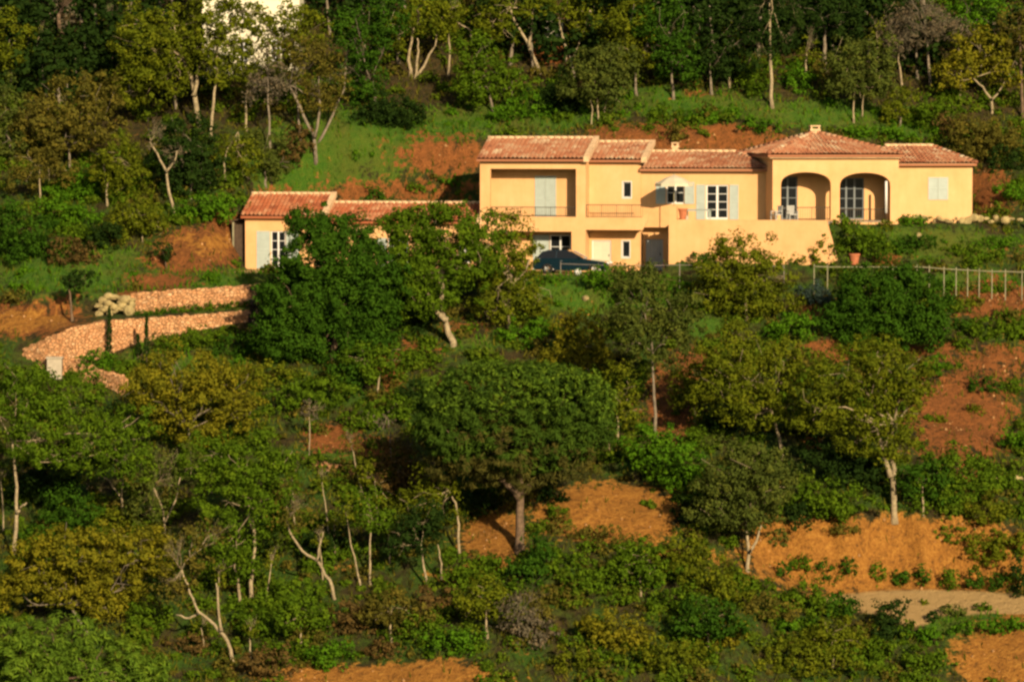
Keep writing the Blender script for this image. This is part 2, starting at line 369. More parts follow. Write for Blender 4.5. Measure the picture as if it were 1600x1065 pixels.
def leaves(ells, dens=1.0, ll=.30, lw=.20, clump=.62, seed=0, up=.25, inner=.5, flat=.8, lobe=1.0, gap=2.5):
    """leaf faces gathered in clumps spread through ellipsoids; ells: (centre, (rx, ry, rz))"""
    rs = np.random.RandomState(seed); Vs, Ts = [], []
    for c, r in ells:
        c = np.array(c); r = np.array(r, float)
        area = 4 * math.pi * ((r[0] * r[1]) ** 1.6 / 3 + (r[0] * r[2]) ** 1.6 / 3 + (r[1] * r[2]) ** 1.6 / 3) ** (1 / 1.6)
        cl = min(clump, r.min() * .6)
        nc = max(4, int(area / (cl * cl * gap)))
        d = unit(nc, rs); rr = inner + (1 - inner) * rs.rand(nc, 1) ** .6
        # lumpy outline: pull some sectors in
        lob = 1 + lobe * (.14 * np.sin(d[:, :1] * 4.1 + rs.rand() * 6) + .12 * np.sin(d[:, 2:3] * 5.3 + rs.rand() * 6) + .10 * rs.normal(size=(nc, 1)))
        cc = c + d * r * rr * lob
        ct = rs.rand(nc); cr = cl * (.5 + .95 * rs.rand(nc) ** 1.3)
        nl = max(6, int(dens * 2.6 * cl * cl / (ll * lw) * 1.5))
        dd = unit(nc * nl, rs).reshape(nc, nl, 3); q = rs.rand(nc, nl, 1) ** .4
        P = cc[:, None, :] + dd * q * cr[:, None, None] * np.array([1, 1, flat])
        nn = dd + .55 * unit(nc * nl, rs).reshape(nc, nl, 3) + np.array([0, 0, up]) + .35 * d[:, None, :]
        nn /= np.linalg.norm(nn, axis=2, keepdims=True) + 1e-9
        tt = np.cross(nn, unit(nc * nl, rs).reshape(nc, nl, 3)); tt /= np.linalg.norm(tt, axis=2, keepdims=True) + 1e-9
        bb = np.cross(nn, tt); sz = (.6 + .8 * rs.rand(nc, nl, 1))
        a, b = tt * ll * .5 * sz, bb * lw * .5 * sz
        Vs.append(np.stack([P - a, P + b - a * .1, P + a, P - b - a * .1], 2).reshape(-1, 3))
        Ts.append(np.clip(.58 * ct[:, None] + .42 * rs.rand(nc, nl), 0, 1).ravel())
    V = np.concatenate(Vs); T = np.concatenate(Ts)
    return V, np.arange(len(V)).reshape(-1, 4), T
# ------------------------------------------------------------------ terrain: one sheet to the horizon, colour regions stored as surface data
def axis(lo, hi, step, far):
    a = list(np.arange(lo, hi, step)); s = step; x = a[-1]
    while x < far: s *= 1.35; x += s; a.append(x)
    s = step; x = lo
    while x > -far: s *= 1.35; x -= s; a.insert(0, x)
    return np.array(a)
# patches of bare earth and grass, read off the photograph: (px, py, rx, ry, strength)
SOIL = [(325, 385, 75, 34, 1), (290, 405, 60, 25, .9), (355, 360, 45, 30, 1), (40, 500, 90, 26, 1), (110, 478, 50, 16, .8), (700, 245, 75, 30, .9), (1070, 216, 150, 24, 1.1), (1000, 225, 120, 18, .9),
        (620, 300, 130, 16, .8), (545, 300, 60, 16, .8), (430, 300, 60, 10, .5), (605, 575, 24, 28, 1.0), (640, 545, 60, 16, .6), (520, 685, 42, 24, 1), (588, 702, 34, 20, 1),
        (1050, 630, 45, 62, .9), (1080, 560, 40, 22, .7), (1500, 650, 85, 75, 1.0), (1560, 570, 70, 40, .7), (1480, 560, 45, 30, .6), (1295, 545, 55, 20, .9), (1560, 470, 80, 32, .8), (1440, 540, 50, 22, .7),
        (1545, 300, 40, 40, .9), (1270, 490, 30, 18, .6), (1560, 395, 60, 12, .35), (660, 215, 60, 12, .5), (1270, 690, 20, 22, .6), (735, 510, 55, 14, .5),
        (860, 75, 40, 30, .9), (1490, 760, 60, 40, .6), (1100, 145, 60, 10, .4), (1390, 405, 50, 12, .5), (700, 595, 90, 18, .3), (250, 440, 60, 18, .8), (210, 460, 30, 12, .6)]
OCHRE_AND_SUNLIT = [(40, 500, 75, 18, .75), (325, 380, 60, 22, .6), (950, 800, 105, 42, 1.2), (770, 840, 50, 46, .9), (990, 830, 60, 26, .8), (1400, 870, 215, 55, 1.4), (1270, 850, 95, 42, 1.3), (1540, 880, 60, 50, .9), (1560, 1030, 70, 50, 1), (600, 1060, 180, 22, 1.0),  # first two paint sunlit brightness onto the red soil that faces the sun
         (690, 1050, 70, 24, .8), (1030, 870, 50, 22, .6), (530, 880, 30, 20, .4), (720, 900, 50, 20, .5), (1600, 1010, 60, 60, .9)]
GRASS = [(560, 215, 130, 50, 1), (650, 200, 120, 30, .9), (480, 270, 110, 40, .9), (600, 265, 110, 24, .6), (800, 185, 180, 26, .7), (100, 430, 130, 38, .9), (180, 410, 70, 30, .6), (300, 436, 110, 18, 1.3), (250, 478, 140, 10, .9),
         (930, 450, 120, 32, 1.3), (1020, 450, 60, 30, 1), (1060, 160, 170, 26, .8), (1280, 180, 170, 24, .8), (1420, 205, 120, 20, .6), (1470, 385, 150, 30, .8), (1500, 440, 120, 14, 1), (1250, 520, 40, 30, 1), (1540, 976, 80, 18, 1.5),
         (540, 715, 60, 10, 1), (300, 560, 130, 40, .6), (860, 440, 60, 18, .8), (1100, 510, 60, 26, .7), (740, 540, 60, 20, .6), (1560, 530, 40, 20, .5)]
ROAD = [(1450, 941, 150, 18, 1.2), (1590, 945, 60, 12, 1.2), (1428, 962, 30, 16, 1)]
def patch(L, px, py, ok):
    v = np.zeros_like(px)
    for cx, cy, rx, ry, s in L:
        v = np.maximum(v, s * np.clip(1.35 - np.sqrt(((px - cx) / rx) ** 2 + ((py - cy) / ry) ** 2) * .85, 0, 1))
    return v * ok
gx, gy = axis(-44, 44, .34, 2500), axis(-58, 58, .34, 2500)
GX, GY = np.meshgrid(gx, gy); GZ = height(GX, GY)
ppx, ppy = proj(GX, GY, GZ); okm = (GY > -70) & (GY < 70) & (np.abs(GX) < 60)
A_s, A_o, A_g, A_r = (patch(L, ppx, ppy, okm) for L in (SOIL, OCHRE_AND_SUNLIT, GRASS, ROAD))
# the drive and the hairpin between the stone walls are trodden earth
uL, dL = FL.ud(GX, GY)
inD = ((uL > FL.U(395, 0)) & (uL < FL.U(1040, 0)) & (dL > -6.3) & (dL < 5.5)); A_r = np.where(inD, 1.0, A_r)
A_s = np.where((GY < -70) | (np.abs(GX) > 60), .3, A_s)
nx, ny = len(gx), len(gy)
V = np.stack([GX, GY, GZ], -1).reshape(-1, 3)
ii = (np.arange(ny - 1)[:, None] * nx + np.arange(nx - 1)[None, :]).ravel()
F = np.stack([ii, ii + 1, ii + nx + 1, ii + nx], 1)
me = quads_mesh('terrain', V, F)
A_w = sstep(13, 20, GY) * (1 - sstep(.2, .5, A_g))
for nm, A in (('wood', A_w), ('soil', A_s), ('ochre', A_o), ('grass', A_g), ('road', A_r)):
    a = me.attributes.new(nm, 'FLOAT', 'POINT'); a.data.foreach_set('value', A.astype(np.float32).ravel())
me.polygons.foreach_set('use_smooth', [True] * len(me.polygons))
tag(link('terrain', me, M['ground']), kind='structure')
def masks_at(x, y):
    z = height(x, y); px, py = proj(x, y, z); ok = np.ones_like(px)
    return patch(SOIL, px, py, ok), patch(OCHRE_AND_SUNLIT, px, py, ok), patch(GRASS, px, py, ok), patch(ROAD, px, py, ok)
# ------------------------------------------------------------------ building helpers
def roof_slope(fr, eL, eR, rR, rL, seed, thick=.14):
    rs = np.random.RandomState(seed); b = MB(fr)
    eL, eR, rR, rL = (np.array(p, float) for p in (eL, eR, rR, rL))
    ed = (eR - eL); W = np.linalg.norm(ed); ed = ed / W
    up = rL - eL; up = up - ed * (up @ ed); Ls = np.linalg.norm(up); up = up / Ls
    nrm = np.cross(ed, up); nrm = nrm if nrm[2] > 0 else -nrm
    nr = max(2, int(Ls / .40)); nc = max(12, int(W / .07))
    tin = rs.rand(int(W / .28) + 3, nr + 1); patchy = rs.rand(int(W / 1.4) + 3, nr + 1)
    rows = []
    for r in range(nr):
        rows += [(r / nr, .045), ((r + 1) / nr - 1e-3, .0)]
    base = len(b.v); ph = rs.rand() * 6
    for t, off in rows:
        A = eL + (rL - eL) * t; B = eR + (rR - eR) * t
        for j in range(nc + 1):
            P = A + (B - A) * j / nc; s = (P - eL) @ ed
            wv = .052 * math.sin(2 * math.pi * s / .28 + ph) + .02 * math.sin(s * 1.7 + t * 5 + ph)
            b.v.append(fr.w(*(P + nrm * (off + wv + .06))))
    for r in range(len(rows) - 1):
        t = rows[r][0]; A = eL + (rL - eL) * t; B = eR + (rR - eR) * t
        for j in range(nc):
            i = base + r * (nc + 1) + j; s = ((A + (B - A) * (j + .5) / nc) - eL) @ ed
            k, q = int(max(s, 0) / .28), min(nr, r // 2)
            b.f.append((i, i + 1, i + nc + 2, i + nc + 1)); b.t.append(float(np.clip(.62 * tin[k, q] + .38 * patchy[int(max(s, 0) / 1.4), q], 0, 1)))
    dn = np.array([0, 0, -thick])
    lo = [eL + dn, eR + dn, rR + dn, rL + dn]; hi = [eL, eR, rR, rL]
    b.poly([tuple(p) for p in lo], .25)
    for k in range(4): b.poly([tuple(hi[k]), tuple(hi[(k + 1) % 4]), tuple(lo[(k + 1) % 4]), tuple(lo[k])], .3)
    return b
def caps(fr, p0, p1, parent, name='ridge_tile', r=.13, mat=None):
    p0, p1 = np.array(p0, float), np.array(p1, float); L = np.linalg.norm(p1 - p0); n = max(2, int(L / .42)); b = MB(fr)
    for k in range(n):
        a, c = p0 + (p1 - p0) * (k / n), p0 + (p1 - p0) * ((k + 1.06) / n)
        b.tube([a + (0, 0, .05), c + (0, 0, .03)], [r * 1.05, r * .88], 7, RS.rand())
    return b.build(name, mat or M['tile'], parent, True)
def window(fr, u0, u1, z0, z1, d, parent, cols=2, rows=3, mat='white', fw=.07, name='window'):
    """glazed leaf: the frame with its bars, the pane a sub-part"""
    b = MB(fr)
    b.box(u0, u0 + fw, d - .05, d + .05, z0, z1); b.box(u1 - fw, u1, d - .05, d + .05, z0, z1)
    b.box(u0 + fw, u1 - fw, d - .05, d + .05, z0, z0 + fw * 1.4); b.box(u0 + fw, u1 - fw, d - .05, d + .05, z1 - fw, z1)
    zi0, zi1, ui0, ui1 = z0 + fw * 1.4, z1 - fw, u0 + fw, u1 - fw
    for k in range(1, cols):
        c = ui0 + (ui1 - ui0) * k / cols; b.box(c - fw * .8, c + fw * .8, d - .045, d + .045, zi0, zi1)
    for k in range(1, rows):
        c = zi0 + (zi1 - zi0) * k / rows
        for q in range(cols):
            a0 = ui0 + (ui1 - ui0) * q / cols + (fw * .8 if q else 0); a1 = ui0 + (ui1 - ui0) * (q + 1) / cols - (fw * .8 if q < cols - 1 else 0)
            b.box(a0, a1, d - .03, d + .03, c - .02, c + .02)
    o = b.build(name, M[mat], parent)
    MB(fr).box(ui0, ui1, d - .012, d + .012, zi0, zi1).build('pane', M['glass'], o)
    return o
def shutter(fr, u0, u1, z0, z1, d, parent, mat='shutter', label=None):
    b = MB(fr); fw = .07; y0, y1 = d - .05, d - .003
    b.box(u0, u0 + fw, y0, y1, z0, z1); b.box(u1 - fw, u1, y0, y1, z0, z1)
    zm = (z0 + z1) / 2
    for c in (z0, zm - fw / 2, z1 - fw): b.box(u0 + fw, u1 - fw, y0 + .002, y1 - .001, c, c + fw)
    n = int((z1 - z0) / .085)
    for k in range(n):
        c = z0 + (k + .5) * (z1 - z0) / n
        b.poly([(u0 + fw, y0 + .005, c - .05), (u1 - fw, y0 + .005, c - .05), (u1 - fw, y1 - .006, c + .04), (u0 + fw, y1 - .006, c + .04)])
    o = b.build('shutter', M[mat], parent)
    if label: o['label'] = label
    return o
def lz(fr, py, d, px=900): return fr.Z(py, d, px)
# ------------------------------------------------------------------ the villa
villa = empty('villa', (*FL.w(0, 3, 0)[:2], ZD), 'long ochre two-level villa with clay tile roofs, loggia and twin arches on the slope', 'house')
L = FL
# --- two-storey block with the loggias
d0 = 0.0; uB0, uB1 = L.U(750, 0), L.U(915, 0); zB = lz(L, 251, 0)
lg = (L.U(766, 0), L.U(900, 0), lz(L, 339, 0), lz(L, 264, 0)); lw_ = (L.U(775, 0), L.U(893, 0), ZD - .3, lz(L, 362, 0))
MB(L).wall(uB0, uB1, ZD - .8, zB, 0, .3, [lg, lw_]).build('wall', M['stucco'], villa)
b = MB(L); bd = 1.45
b.wall(uB0 + .3, uB1 - .3, ZD - .8, zB - .02, bd, .25)
b.box(uB0, uB0 + .298, .302, 7.2, ZD - .8, zB - .01); b.box(uB1 - .298, uB1, .302, 7.2, ZD - .8, zB - .01)
b.box(uB0 + .3, uB1 - .3, 6.9, 7.2, ZD - .8, zB - .02)
b.box(uB0 + .3, uB1 - .3, .302, bd - .002, lg[3] + .03, zB - .03); b.box(uB0 + .3, uB1 - .3, .302, bd - .002, lw_[3] + .02, lg[2] - .35)
b.build('wall', M['stucco'], villa, base=None)
s0, s1, sz0, sz1 = L.U(836, bd), L.U(869, bd), lg[2] - .33, lz(L, 275, bd); sm = (s0 + s1) / 2
shutter(L, s0, sm - .01, sz0, sz1, bd, villa); shutter(L, sm + .01, s1, sz0, sz1, bd, villa)
def railing(fr, u0, u1, z0, z1, d, parent, n=None, label=None):
    b = MB(fr); n = n or max(2, int((u1 - u0) / .14))
    b.tube([(u0, d, z1), (u1, d, z1)], .028, 5); b.tube([(u0, d, z0), (u1, d, z0)], .018, 4)
    for k in range(n + 1):
        c = u0 + (u1 - u0) * k / n; b.tube([(c, d, z0), (c, d, z1)], .011 if k % 7 else .025, 4)
    return b.build('railing', M['iron'], parent)
railing(L, lg[0] + .02, lg[1] - .02, lg[2] + .05, lg[2] + .62, .15, villa)
o1 = window(L, L.U(860, bd), L.U(893, bd) - .02, ZD + .05, lz(L, 367, bd), bd - .06, villa, 2, 3, name='french_window')
shutter(L, L.U(833, bd), L.U(858, bd), ZD + .05, lz(L, 367, bd), bd, villa)
rz0, rz1 = lz(L, 249, -.4), lz(L, 217, 3.5)
ru0, ru1 = uB0 - .15, uB1 - .05; ROOFS = villa
def gable_roof(fr, u0, u1, de, ze, dr, zr, db, parent, seed, verge=(False, True), hipR=0, hipL=0, tm='tile'):
    f = roof_slope(fr, (u0, de, ze), (u1, de, ze), (u1 - hipR, dr, zr), (u0 + hipL, dr, zr), seed).build('roof', M[tm], parent)
    zb = zr - (zr - ze) * (db - dr) / (dr - de)
    roof_slope(fr, (u1, db, zb), (u0, db, zb), (u0 + hipL, dr, zr), (u1 - hipR, dr, zr), seed + 1).build('roof', M[tm], parent)
    caps(fr, (u0 + hipL, dr, zr + .03), (u1 - hipR, dr, zr + .03), f, mat=M['mortar'])
    for hip, uu, sg, vg in ((hipL, u0, 1, verge[0]), (hipR, u1, -1, verge[1])):
        if hip:
            rd = (uu + sg * hip, dr, zr)
            roof_slope(fr, (uu, de, ze), (uu, db, zb), rd, rd, seed + 5).build('roof', M[tm], parent)
            caps(fr, (uu, de, ze + .04), rd, f); caps(fr, (uu, db, zb + .04), rd, f)
        else:
            g = MB(fr)   # gable infill under the slopes
            i = len(g.v); q = sg * .17
            pts = [(de + .4, ze - .12), (db - .3, zb - .12), (dr, zr - .16)]
            g.v += [fr.w(uu + q, d, z) for d, z in pts] + [fr.w(uu + q * 2.2, d, z) for d, z in pts]
            g.f += [(0, 1, 2), (3, 5, 4), (0, 3, 4, 1), (1, 4, 5, 2), (2, 5, 3, 0)]; g.t += [.5] * 5
            g.build('gable', M['stucco'], parent)
            if vg:
                v = MB(fr); a0, a1 = uu - .02, uu + .34 * (1 if sg < 0 else -1); t = .20
                v.v += [fr.w(a, d, z) for a in (a0, a1) for d, z in ((de - .05, ze - .16), (dr, zr - .12), (dr, zr + t), (de - .05, ze + t))]
                v.f += [(0, 1, 2, 3), (4, 7, 6, 5), (0, 3, 7, 4), (3, 2, 6, 7), (2, 1, 5, 6), (1, 0, 4, 5)]; v.t += [.5] * 6
                v.build('verge', M['mortar'], parent)
gable_roof(L, ru0, ru1, -.4, rz0, 3.5, rz1, 7.6, villa, 11)
MB(L).box(ru0 + .05, ru1, -.30, -.002, rz0 - .16, rz0 - .06).build('cornice', M['mortar'], villa)
# --- middle block with the small window, balcony and cream door
dC = 1.35; uC0, uC1 = uB1 + .003, L.U(1001, dC); zC = lz(L, 253, dC)
sw_ = (L.U(973, dC), L.U(986, dC), lz(L, 309, dC), lz(L, 284, dC)); lw2 = (L.U(972, dC), L.U(984, dC), lz(L, 402, dC), lz(L, 376, dC))
cd_ = (L.U(925, dC), L.U(955, dC), ZD, lz(L, 375, dC))
MB(L).wall(uC0, uC1, ZD - .8, zC, dC, .3, [sw_, lw2, cd_]).build('wall', M['stucco'], villa)
b = MB(L); b.box(uC0, uC1, 6.5, 6.8, ZD - .8, zC - .02); b.box(uC1 - .3, uC1 - .003, dC + .302, 6.498, ZD - .8, zC - .02); b.build('wall', M['stucco'], villa)
for q in (sw_, lw2):
    window(L, q[0] + .01, q[1] - .01, q[2] + .01, q[3] - .01, dC + .14, villa, 1, 1, fw=.05)
    f = MB(L); t = .05
    f.box(q[0] - t, q[0], dC - .02, dC + .06, q[2] - t, q[3] + t); f.box(q[1], q[1] + t, dC - .02, dC + .06, q[2] - t, q[3] + t)
    f.box(q[0], q[1], dC - .02, dC + .06, q[3], q[3] + t); f.box(q[0], q[1], dC - .03, dC + .06, q[2] - t, q[2]); f.build('window_surround', M['white'], villa)
f = MB(L); f.box(cd_[0] + .06, cd_[1] - .06, dC + .10, dC + .15, cd_[2], cd_[3] - .06)
for k in range(2):
    for q in range(3):
        a = cd_[0] + .16 + k * (cd_[1] - cd_[0] - .2) / 2; c = cd_[2] + .15 + q * (cd_[3] - cd_[2] - .2) / 3
        f.box(a, a + (cd_[1] - cd_[0]) / 2 - .22, dC + .085, dC + .098, c, c + (cd_[3] - cd_[2]) / 3 - .18)
dr_ = f.build('door', M['door_white'], villa)
MB(L).box(cd_[1] - .18, cd_[1] - .14, dC + .03, dC + .097, cd_[2] + .95, cd_[2] + 1.08).build('handle', M['iron'], dr_)
f = MB(L); f.box(cd_[0], cd_[0] + .06, dC + .05, dC + .2, cd_[2], cd_[3]); f.box(cd_[1] - .06, cd_[1], dC + .05, dC + .2, cd_[2], cd_[3]); f.box(cd_[0] + .06, cd_[1] - .06, dC + .05, dC + .2, cd_[3] - .06, cd_[3]); f.build('frame', M['white'], dr_)
bz0, bz1 = lz(L, 359, 0), lz(L, 340, 0); uK = L.U(1004, 0)
b = MB(L); b.box(uC0, uK, .02, .18, bz0, bz1); b.box(uC0, uK - .2, .182, dC - .003, bz0 + .02, bz0 + .26)
b.prism([(uK, bz0), (uK, bz1), (uK + .35, bz1 + .35), (uK + .35, bz1 - .1)], .03, .17); b.build('balcony', M['stucco'], villa)
railing(L, uC0 + .03, uK - .02, bz1 + .06, lz(L, 320, .1), .1, villa, 26)
gable_roof(L, uC0 - .4, uC1 + .12, dC - .4, lz(L, 250, dC - .4), 4.6, lz(L, 223, 4.6), 7.2, villa, 21)
MB(L).box(uC0 + .02, uC1 + .1, dC - .3, dC - .002, zC - .02, zC + .06).build('cornice', M['mortar'], villa)
# --- passage with the blue-grey door, below the stair
dS = 2.3; uS0, uS1 = uC1 + .003, L.U(1046, dS)
bd_ = (L.U(1009, dS), L.U(1036, dS), ZD, lz(L, 373, dS))
MB(L).wall(uS0, uS1, ZD - .8, lz(L, 346, dS), dS, .25, [bd_]).build('wall', M['stucco'], villa)
f = MB(L); n_ = 6
for k in range(n_):
    a = bd_[0] + (bd_[1] - bd_[0]) * k / n_; f.box(a + .008, a + (bd_[1] - bd_[0]) / n_ - .008, dS + .08, dS + .13, ZD, bd_[3] - .01)
dr_ = f.build('door', M['bluegrey'], villa); dr_['label'] = 'blue grey plank door in the shaded passage'
MB(L).box(bd_[1] - .22, bd_[1] - .16, dS + .02, dS + .078, ZD + 1.0, ZD + 1.15).build('handle', M['iron'], dr_)
MB(L).prism([(L.U(1001, 0), lz(L, 346, 0)), (L.U(1012, 0), lz(L, 330, 0)), (L.U(1046, 0), lz(L, 330, 0)), (L.U(1046, 0), lz(L, 346, 0))], 1.9, 2.2).build('stair_parapet', M['stucco'], villa)
# --- long low wing behind the terrace
dD = 1.5; uD0, uD1 = uC1 + .003, L.U(1202, dD); zD_ = lz(L, 265, dD)
w1 = (L.U(1041, dD), L.U(1069, dD), lz(L, 318, dD), lz(L, 284, dD)); w2 = (L.U(1103, dD), L.U(1138, dD), ZT + .03, lz(L, 288, dD))
MB(L).wall(uD0, uD1, ZT - .5, zD_, dD, .3, [w1, w2]).build('wall', M['stucco'], villa)
b = MB(L); b.box(uD0, uD1, 6.2, 6.5, ZT - .5, zD_ - .02); b.box(uD1 - .3, uD1 - .004, dD + .302, 6.198, ZT - .5, zD_ - .02); b.build('wall', M['stucco'], villa)
window(L, *w1, dD + .16, villa, 2, 2); window(L, *w2, dD + .12, villa, 2, 4, name='french_window', fw=.09)
for a, c, z0, z1 in ((1070, 1085, w1[2], w1[3]), (1025, 1040, w1[2], w1[3]), (1088, 1102, w2[2], w2[3]), (1140, 1154, w2[2], w2[3])):
    shutter(L, L.U(a, dD), L.U(c, dD), z0, z1, dD, villa)
gable_roof(L, uD0 - .05, uD1 - .05, dD - .4, lz(L, 264, dD - .4), 5.0, lz(L, 238, 5.0), 6.9, villa, 31, verge=(False, False), hipR=2.6)
MB(L).box(uD0 + .02, uD1 - .1, dD - .3, dD - .002, zD_ - .02, zD_ + .06).build('cornice', M['mortar'], villa)
def chimney(fr, u, d, z0, z1, wd, parent):
    b = MB(fr); b.box(u - wd / 2, u + wd / 2, d - wd / 2, d + wd / 2, z0, z1); b.box(u - wd * .62, u + wd * .62, d - wd * .62, d + wd * .62, z1 - .08, z1 + .05)
    for s in (-1, 1): b.box(u + s * wd * .45 - .05, u + s * wd * .45 + .05, d - wd * .5, d + wd * .5, z1 + .05, z1 + .2)
    b.box(u - wd * .62, u + wd * .62, d - wd * .6, d + wd * .6, z1 + .202, z1 + .28)
    return b.build('chimney', M['mortar'], parent)
chimney(L, L.U(1055, 5.2), 5.2, lz(L, 245, 5.2), lz(L, 229, 5.2), .38, villa)
# --- terrace wall and deck
dT = -2.5; uT0, uT1 = L.U(1045, dT), L.U(1292, dT)
MB(L).box(uT0 + .3, uT1, dT + .302, dD - .003, ZT - .25, ZT).build('terrace_floor', M['concrete'], villa)
b = MB(L); b.box(uT0, uT1, dT, dT + .3, ZT - 4.4, ZT + .10); b.box(uT0, uT0 + .298, dT + .302, dS - .02, ZT - 4.0, ZT + .09)
b.prism([(uT1, ZT - 4.2), (uT1, ZT + .1), (uT1 + .1, ZT - .3), (uT1 + .85, ZT - 2.9), (uT1 + .9, ZT - 4.2)], dT + .01, dT + .29)
b.box(uT1 - .3, uT1 - .002, dT + .302, dD + 1.2, ZT - 3.2, ZT + .09); b.build('terrace_wall', M['stucco'], villa)
MB(L).box(uT0 + .02, uT0 + .5, dT + .02, dT + .5, ZT + .102, ZT + .95).build('terrace_pier', M['stucco'], villa)
# --- arcaded pavilion
Rf = FR; uP1 = Rf.U(1404, 0); uP0 = 0.0; zP = lz(Rf, 241, 0, 1300); zF = ZT; dP = 8.6
def basket(ua, ub, zs, zt, n=18):
    c, hw = (ua + ub) / 2, (ub - ua) / 2
    return [(c - hw * math.cos(math.pi * k / n), zs + (zt - zs) * math.sin(math.pi * k / n) ** .72) for k in range(n + 1)]
A1 = (Rf.U(1220, 0), Rf.U(1298, 0), lz(Rf, 290, 0, 1300), lz(Rf, 269, 0, 1300)); A2 = (Rf.U(1312, 0), Rf.U(1391, 0), lz(Rf, 292, 0, 1300), lz(Rf, 270, 0, 1300))
b = MB(Rf); th = .42; zlo = zF - 3.0
for u0, u1 in ((uP0, A1[0]), (A1[1], A2[0]), (A2[1], uP1)): b.box(u0, u1, 0, th, zlo, zP)
for A in (A1, A2):
    c = basket(*A)
    for (a, za), (e, ze) in zip(c, c[1:]):
        b.poly([(a, 0, za), (e, 0, ze), (e, 0, zP), (a, 0, zP)]); b.poly([(a, th, za), (e, th, ze), (e, th, zP), (a, th, zP)]); b.poly([(a, 0, za), (e, 0, ze), (e, th, ze), (a, th, za)])
    b.box(A[0], A[1], .004, th - .004, zlo, zF + (.0 if A is A1 else -.12))
b.build('wall', M['stucco'], villa)
dV = 2.3; b = MB(Rf)
b.box(uP0, uP0 + .3, th + .002, dP, zlo, zP - .01); b.box(uP1 - .3, uP1, th + .002, dP, zlo, zP - .01); b.box(uP0 + .302, uP1 - .302, dP - .3, dP, zlo, zP - .02)
b.box(uP0 + .302, uP1 - .302, th + .004, dV - .004, max(A1[3], A2[3]) + .12, zP - .02)
g1 = (Rf.U(1216, dV), Rf.U(1246, dV), zF + .02, lz(Rf, 276, dV, 1300)); g2 = (Rf.U(1308, dV), Rf.U(1350, dV), zF + .02, lz(Rf, 278, dV, 1300))
g1 = (max(g1[0], uP0 + .32), *g1[1:])
b.wall(uP0 + .302, uP1 - .302, zF - .2, zP - .03, dV, .25, [g1, g2]); b.build('wall', M['stucco'], villa)
MB(Rf).box(uP0 + .302, uP1 - .302, th + .004, dV - .002, zF - .3, zF - .01).build('terrace_floor', M['concrete'], villa)
window(Rf, *g1, dV + .14, villa, 2, 4, mat='slate', name='french_window'); window(Rf, *g2, dV + .14, villa, 3, 4, mat='slate', name='french_window')
MB(Rf).tube([(Rf.U(1384.5, -.09), -.09, lz(Rf, 333, -.09, 1384)), (Rf.U(1384.5, -.09), -.09, lz(Rf, 283, -.09, 1384))], .085, 10).build('white_post', M['white'], villa, True)
railing(Rf, A1[0] + .02, A1[1] - .02, zF + .12, zF + .85, .22, villa, 22); railing(Rf, A2[0] + .02, A2[1] - .02, zF, zF + .72, .22, villa, 22)
ov = .38; ze = lz(Rf, 242, -ov, 1300); da = dP * .5; ua = Rf.U(1272, da); za = lz(Rf, 208, da, 1272)
ap = (ua, da, za); e = [(uP0 - ov, -ov, ze), (uP1 + ov * .4, -ov, ze), (uP1 + ov * .4, dP + ov, ze), (uP0 - ov, dP + ov, ze)]
for k in range(4):
    rf_ = roof_slope(Rf, e[k], e[(k + 1) % 4], ap, ap, 41 + k).build('roof', M['tile'], villa)
    caps(Rf, (*e[k][:2], ze + .06), (*ap[:2], za + .06), rf_)
b = MB(Rf); b.box(uP0 - ov + .12, uP1 + ov * .3, -ov + .10, -.003, ze - .22, ze - .12); b.box(uP0 - ov + .12, uP0 - .003, -.001, dP, ze - .22, ze - .12); b.build('cornice', M['mortar'], villa)
chimney(Rf, ua, da, za - .25, za + .22, .55, villa)
# --- right wing
dF = .75; uF0, uF1 = uP1 + .003, Rf.U(1519, dF); zFt = lz(Rf, 257, dF, 1450)
b = MB(Rf); b.box(uF0, uF1, dF, dF + .3, ZT - 1.2, zFt); b.box(uF1 - .3, uF1 - .003, dF + .302, 7.0, ZT - 1.2, zFt - .01); b.box(uF0, uF1, 7.002, 7.3, ZT - 1.2, zFt - .01); b.build('wall', M['stucco'], villa)
m_ = (Rf.U(1450, dF), Rf.U(1481, dF)); mm = sum(m_) / 2
shutter(Rf, m_[0], mm - .01, lz(Rf, 312, dF, 1460), lz(Rf, 277, dF, 1460), dF, villa); shutter(Rf, mm + .01, m_[1], lz(Rf, 312, dF, 1460), lz(Rf, 277, dF, 1460), dF, villa)
gable_roof(Rf, uF0 + .02, uF1 + .2, dF - .35, lz(Rf, 256, dF - .35, 1450), 4.0, lz(Rf, 229, 4.0, 1450), 7.6, villa, 51, verge=(False, False), hipR=2.0)
MB(Rf).box(uF0 + .2, uF1 + .1, dF - .26, dF - .002, zFt - .02, zFt + .06).build('cornice', M['mortar'], villa)
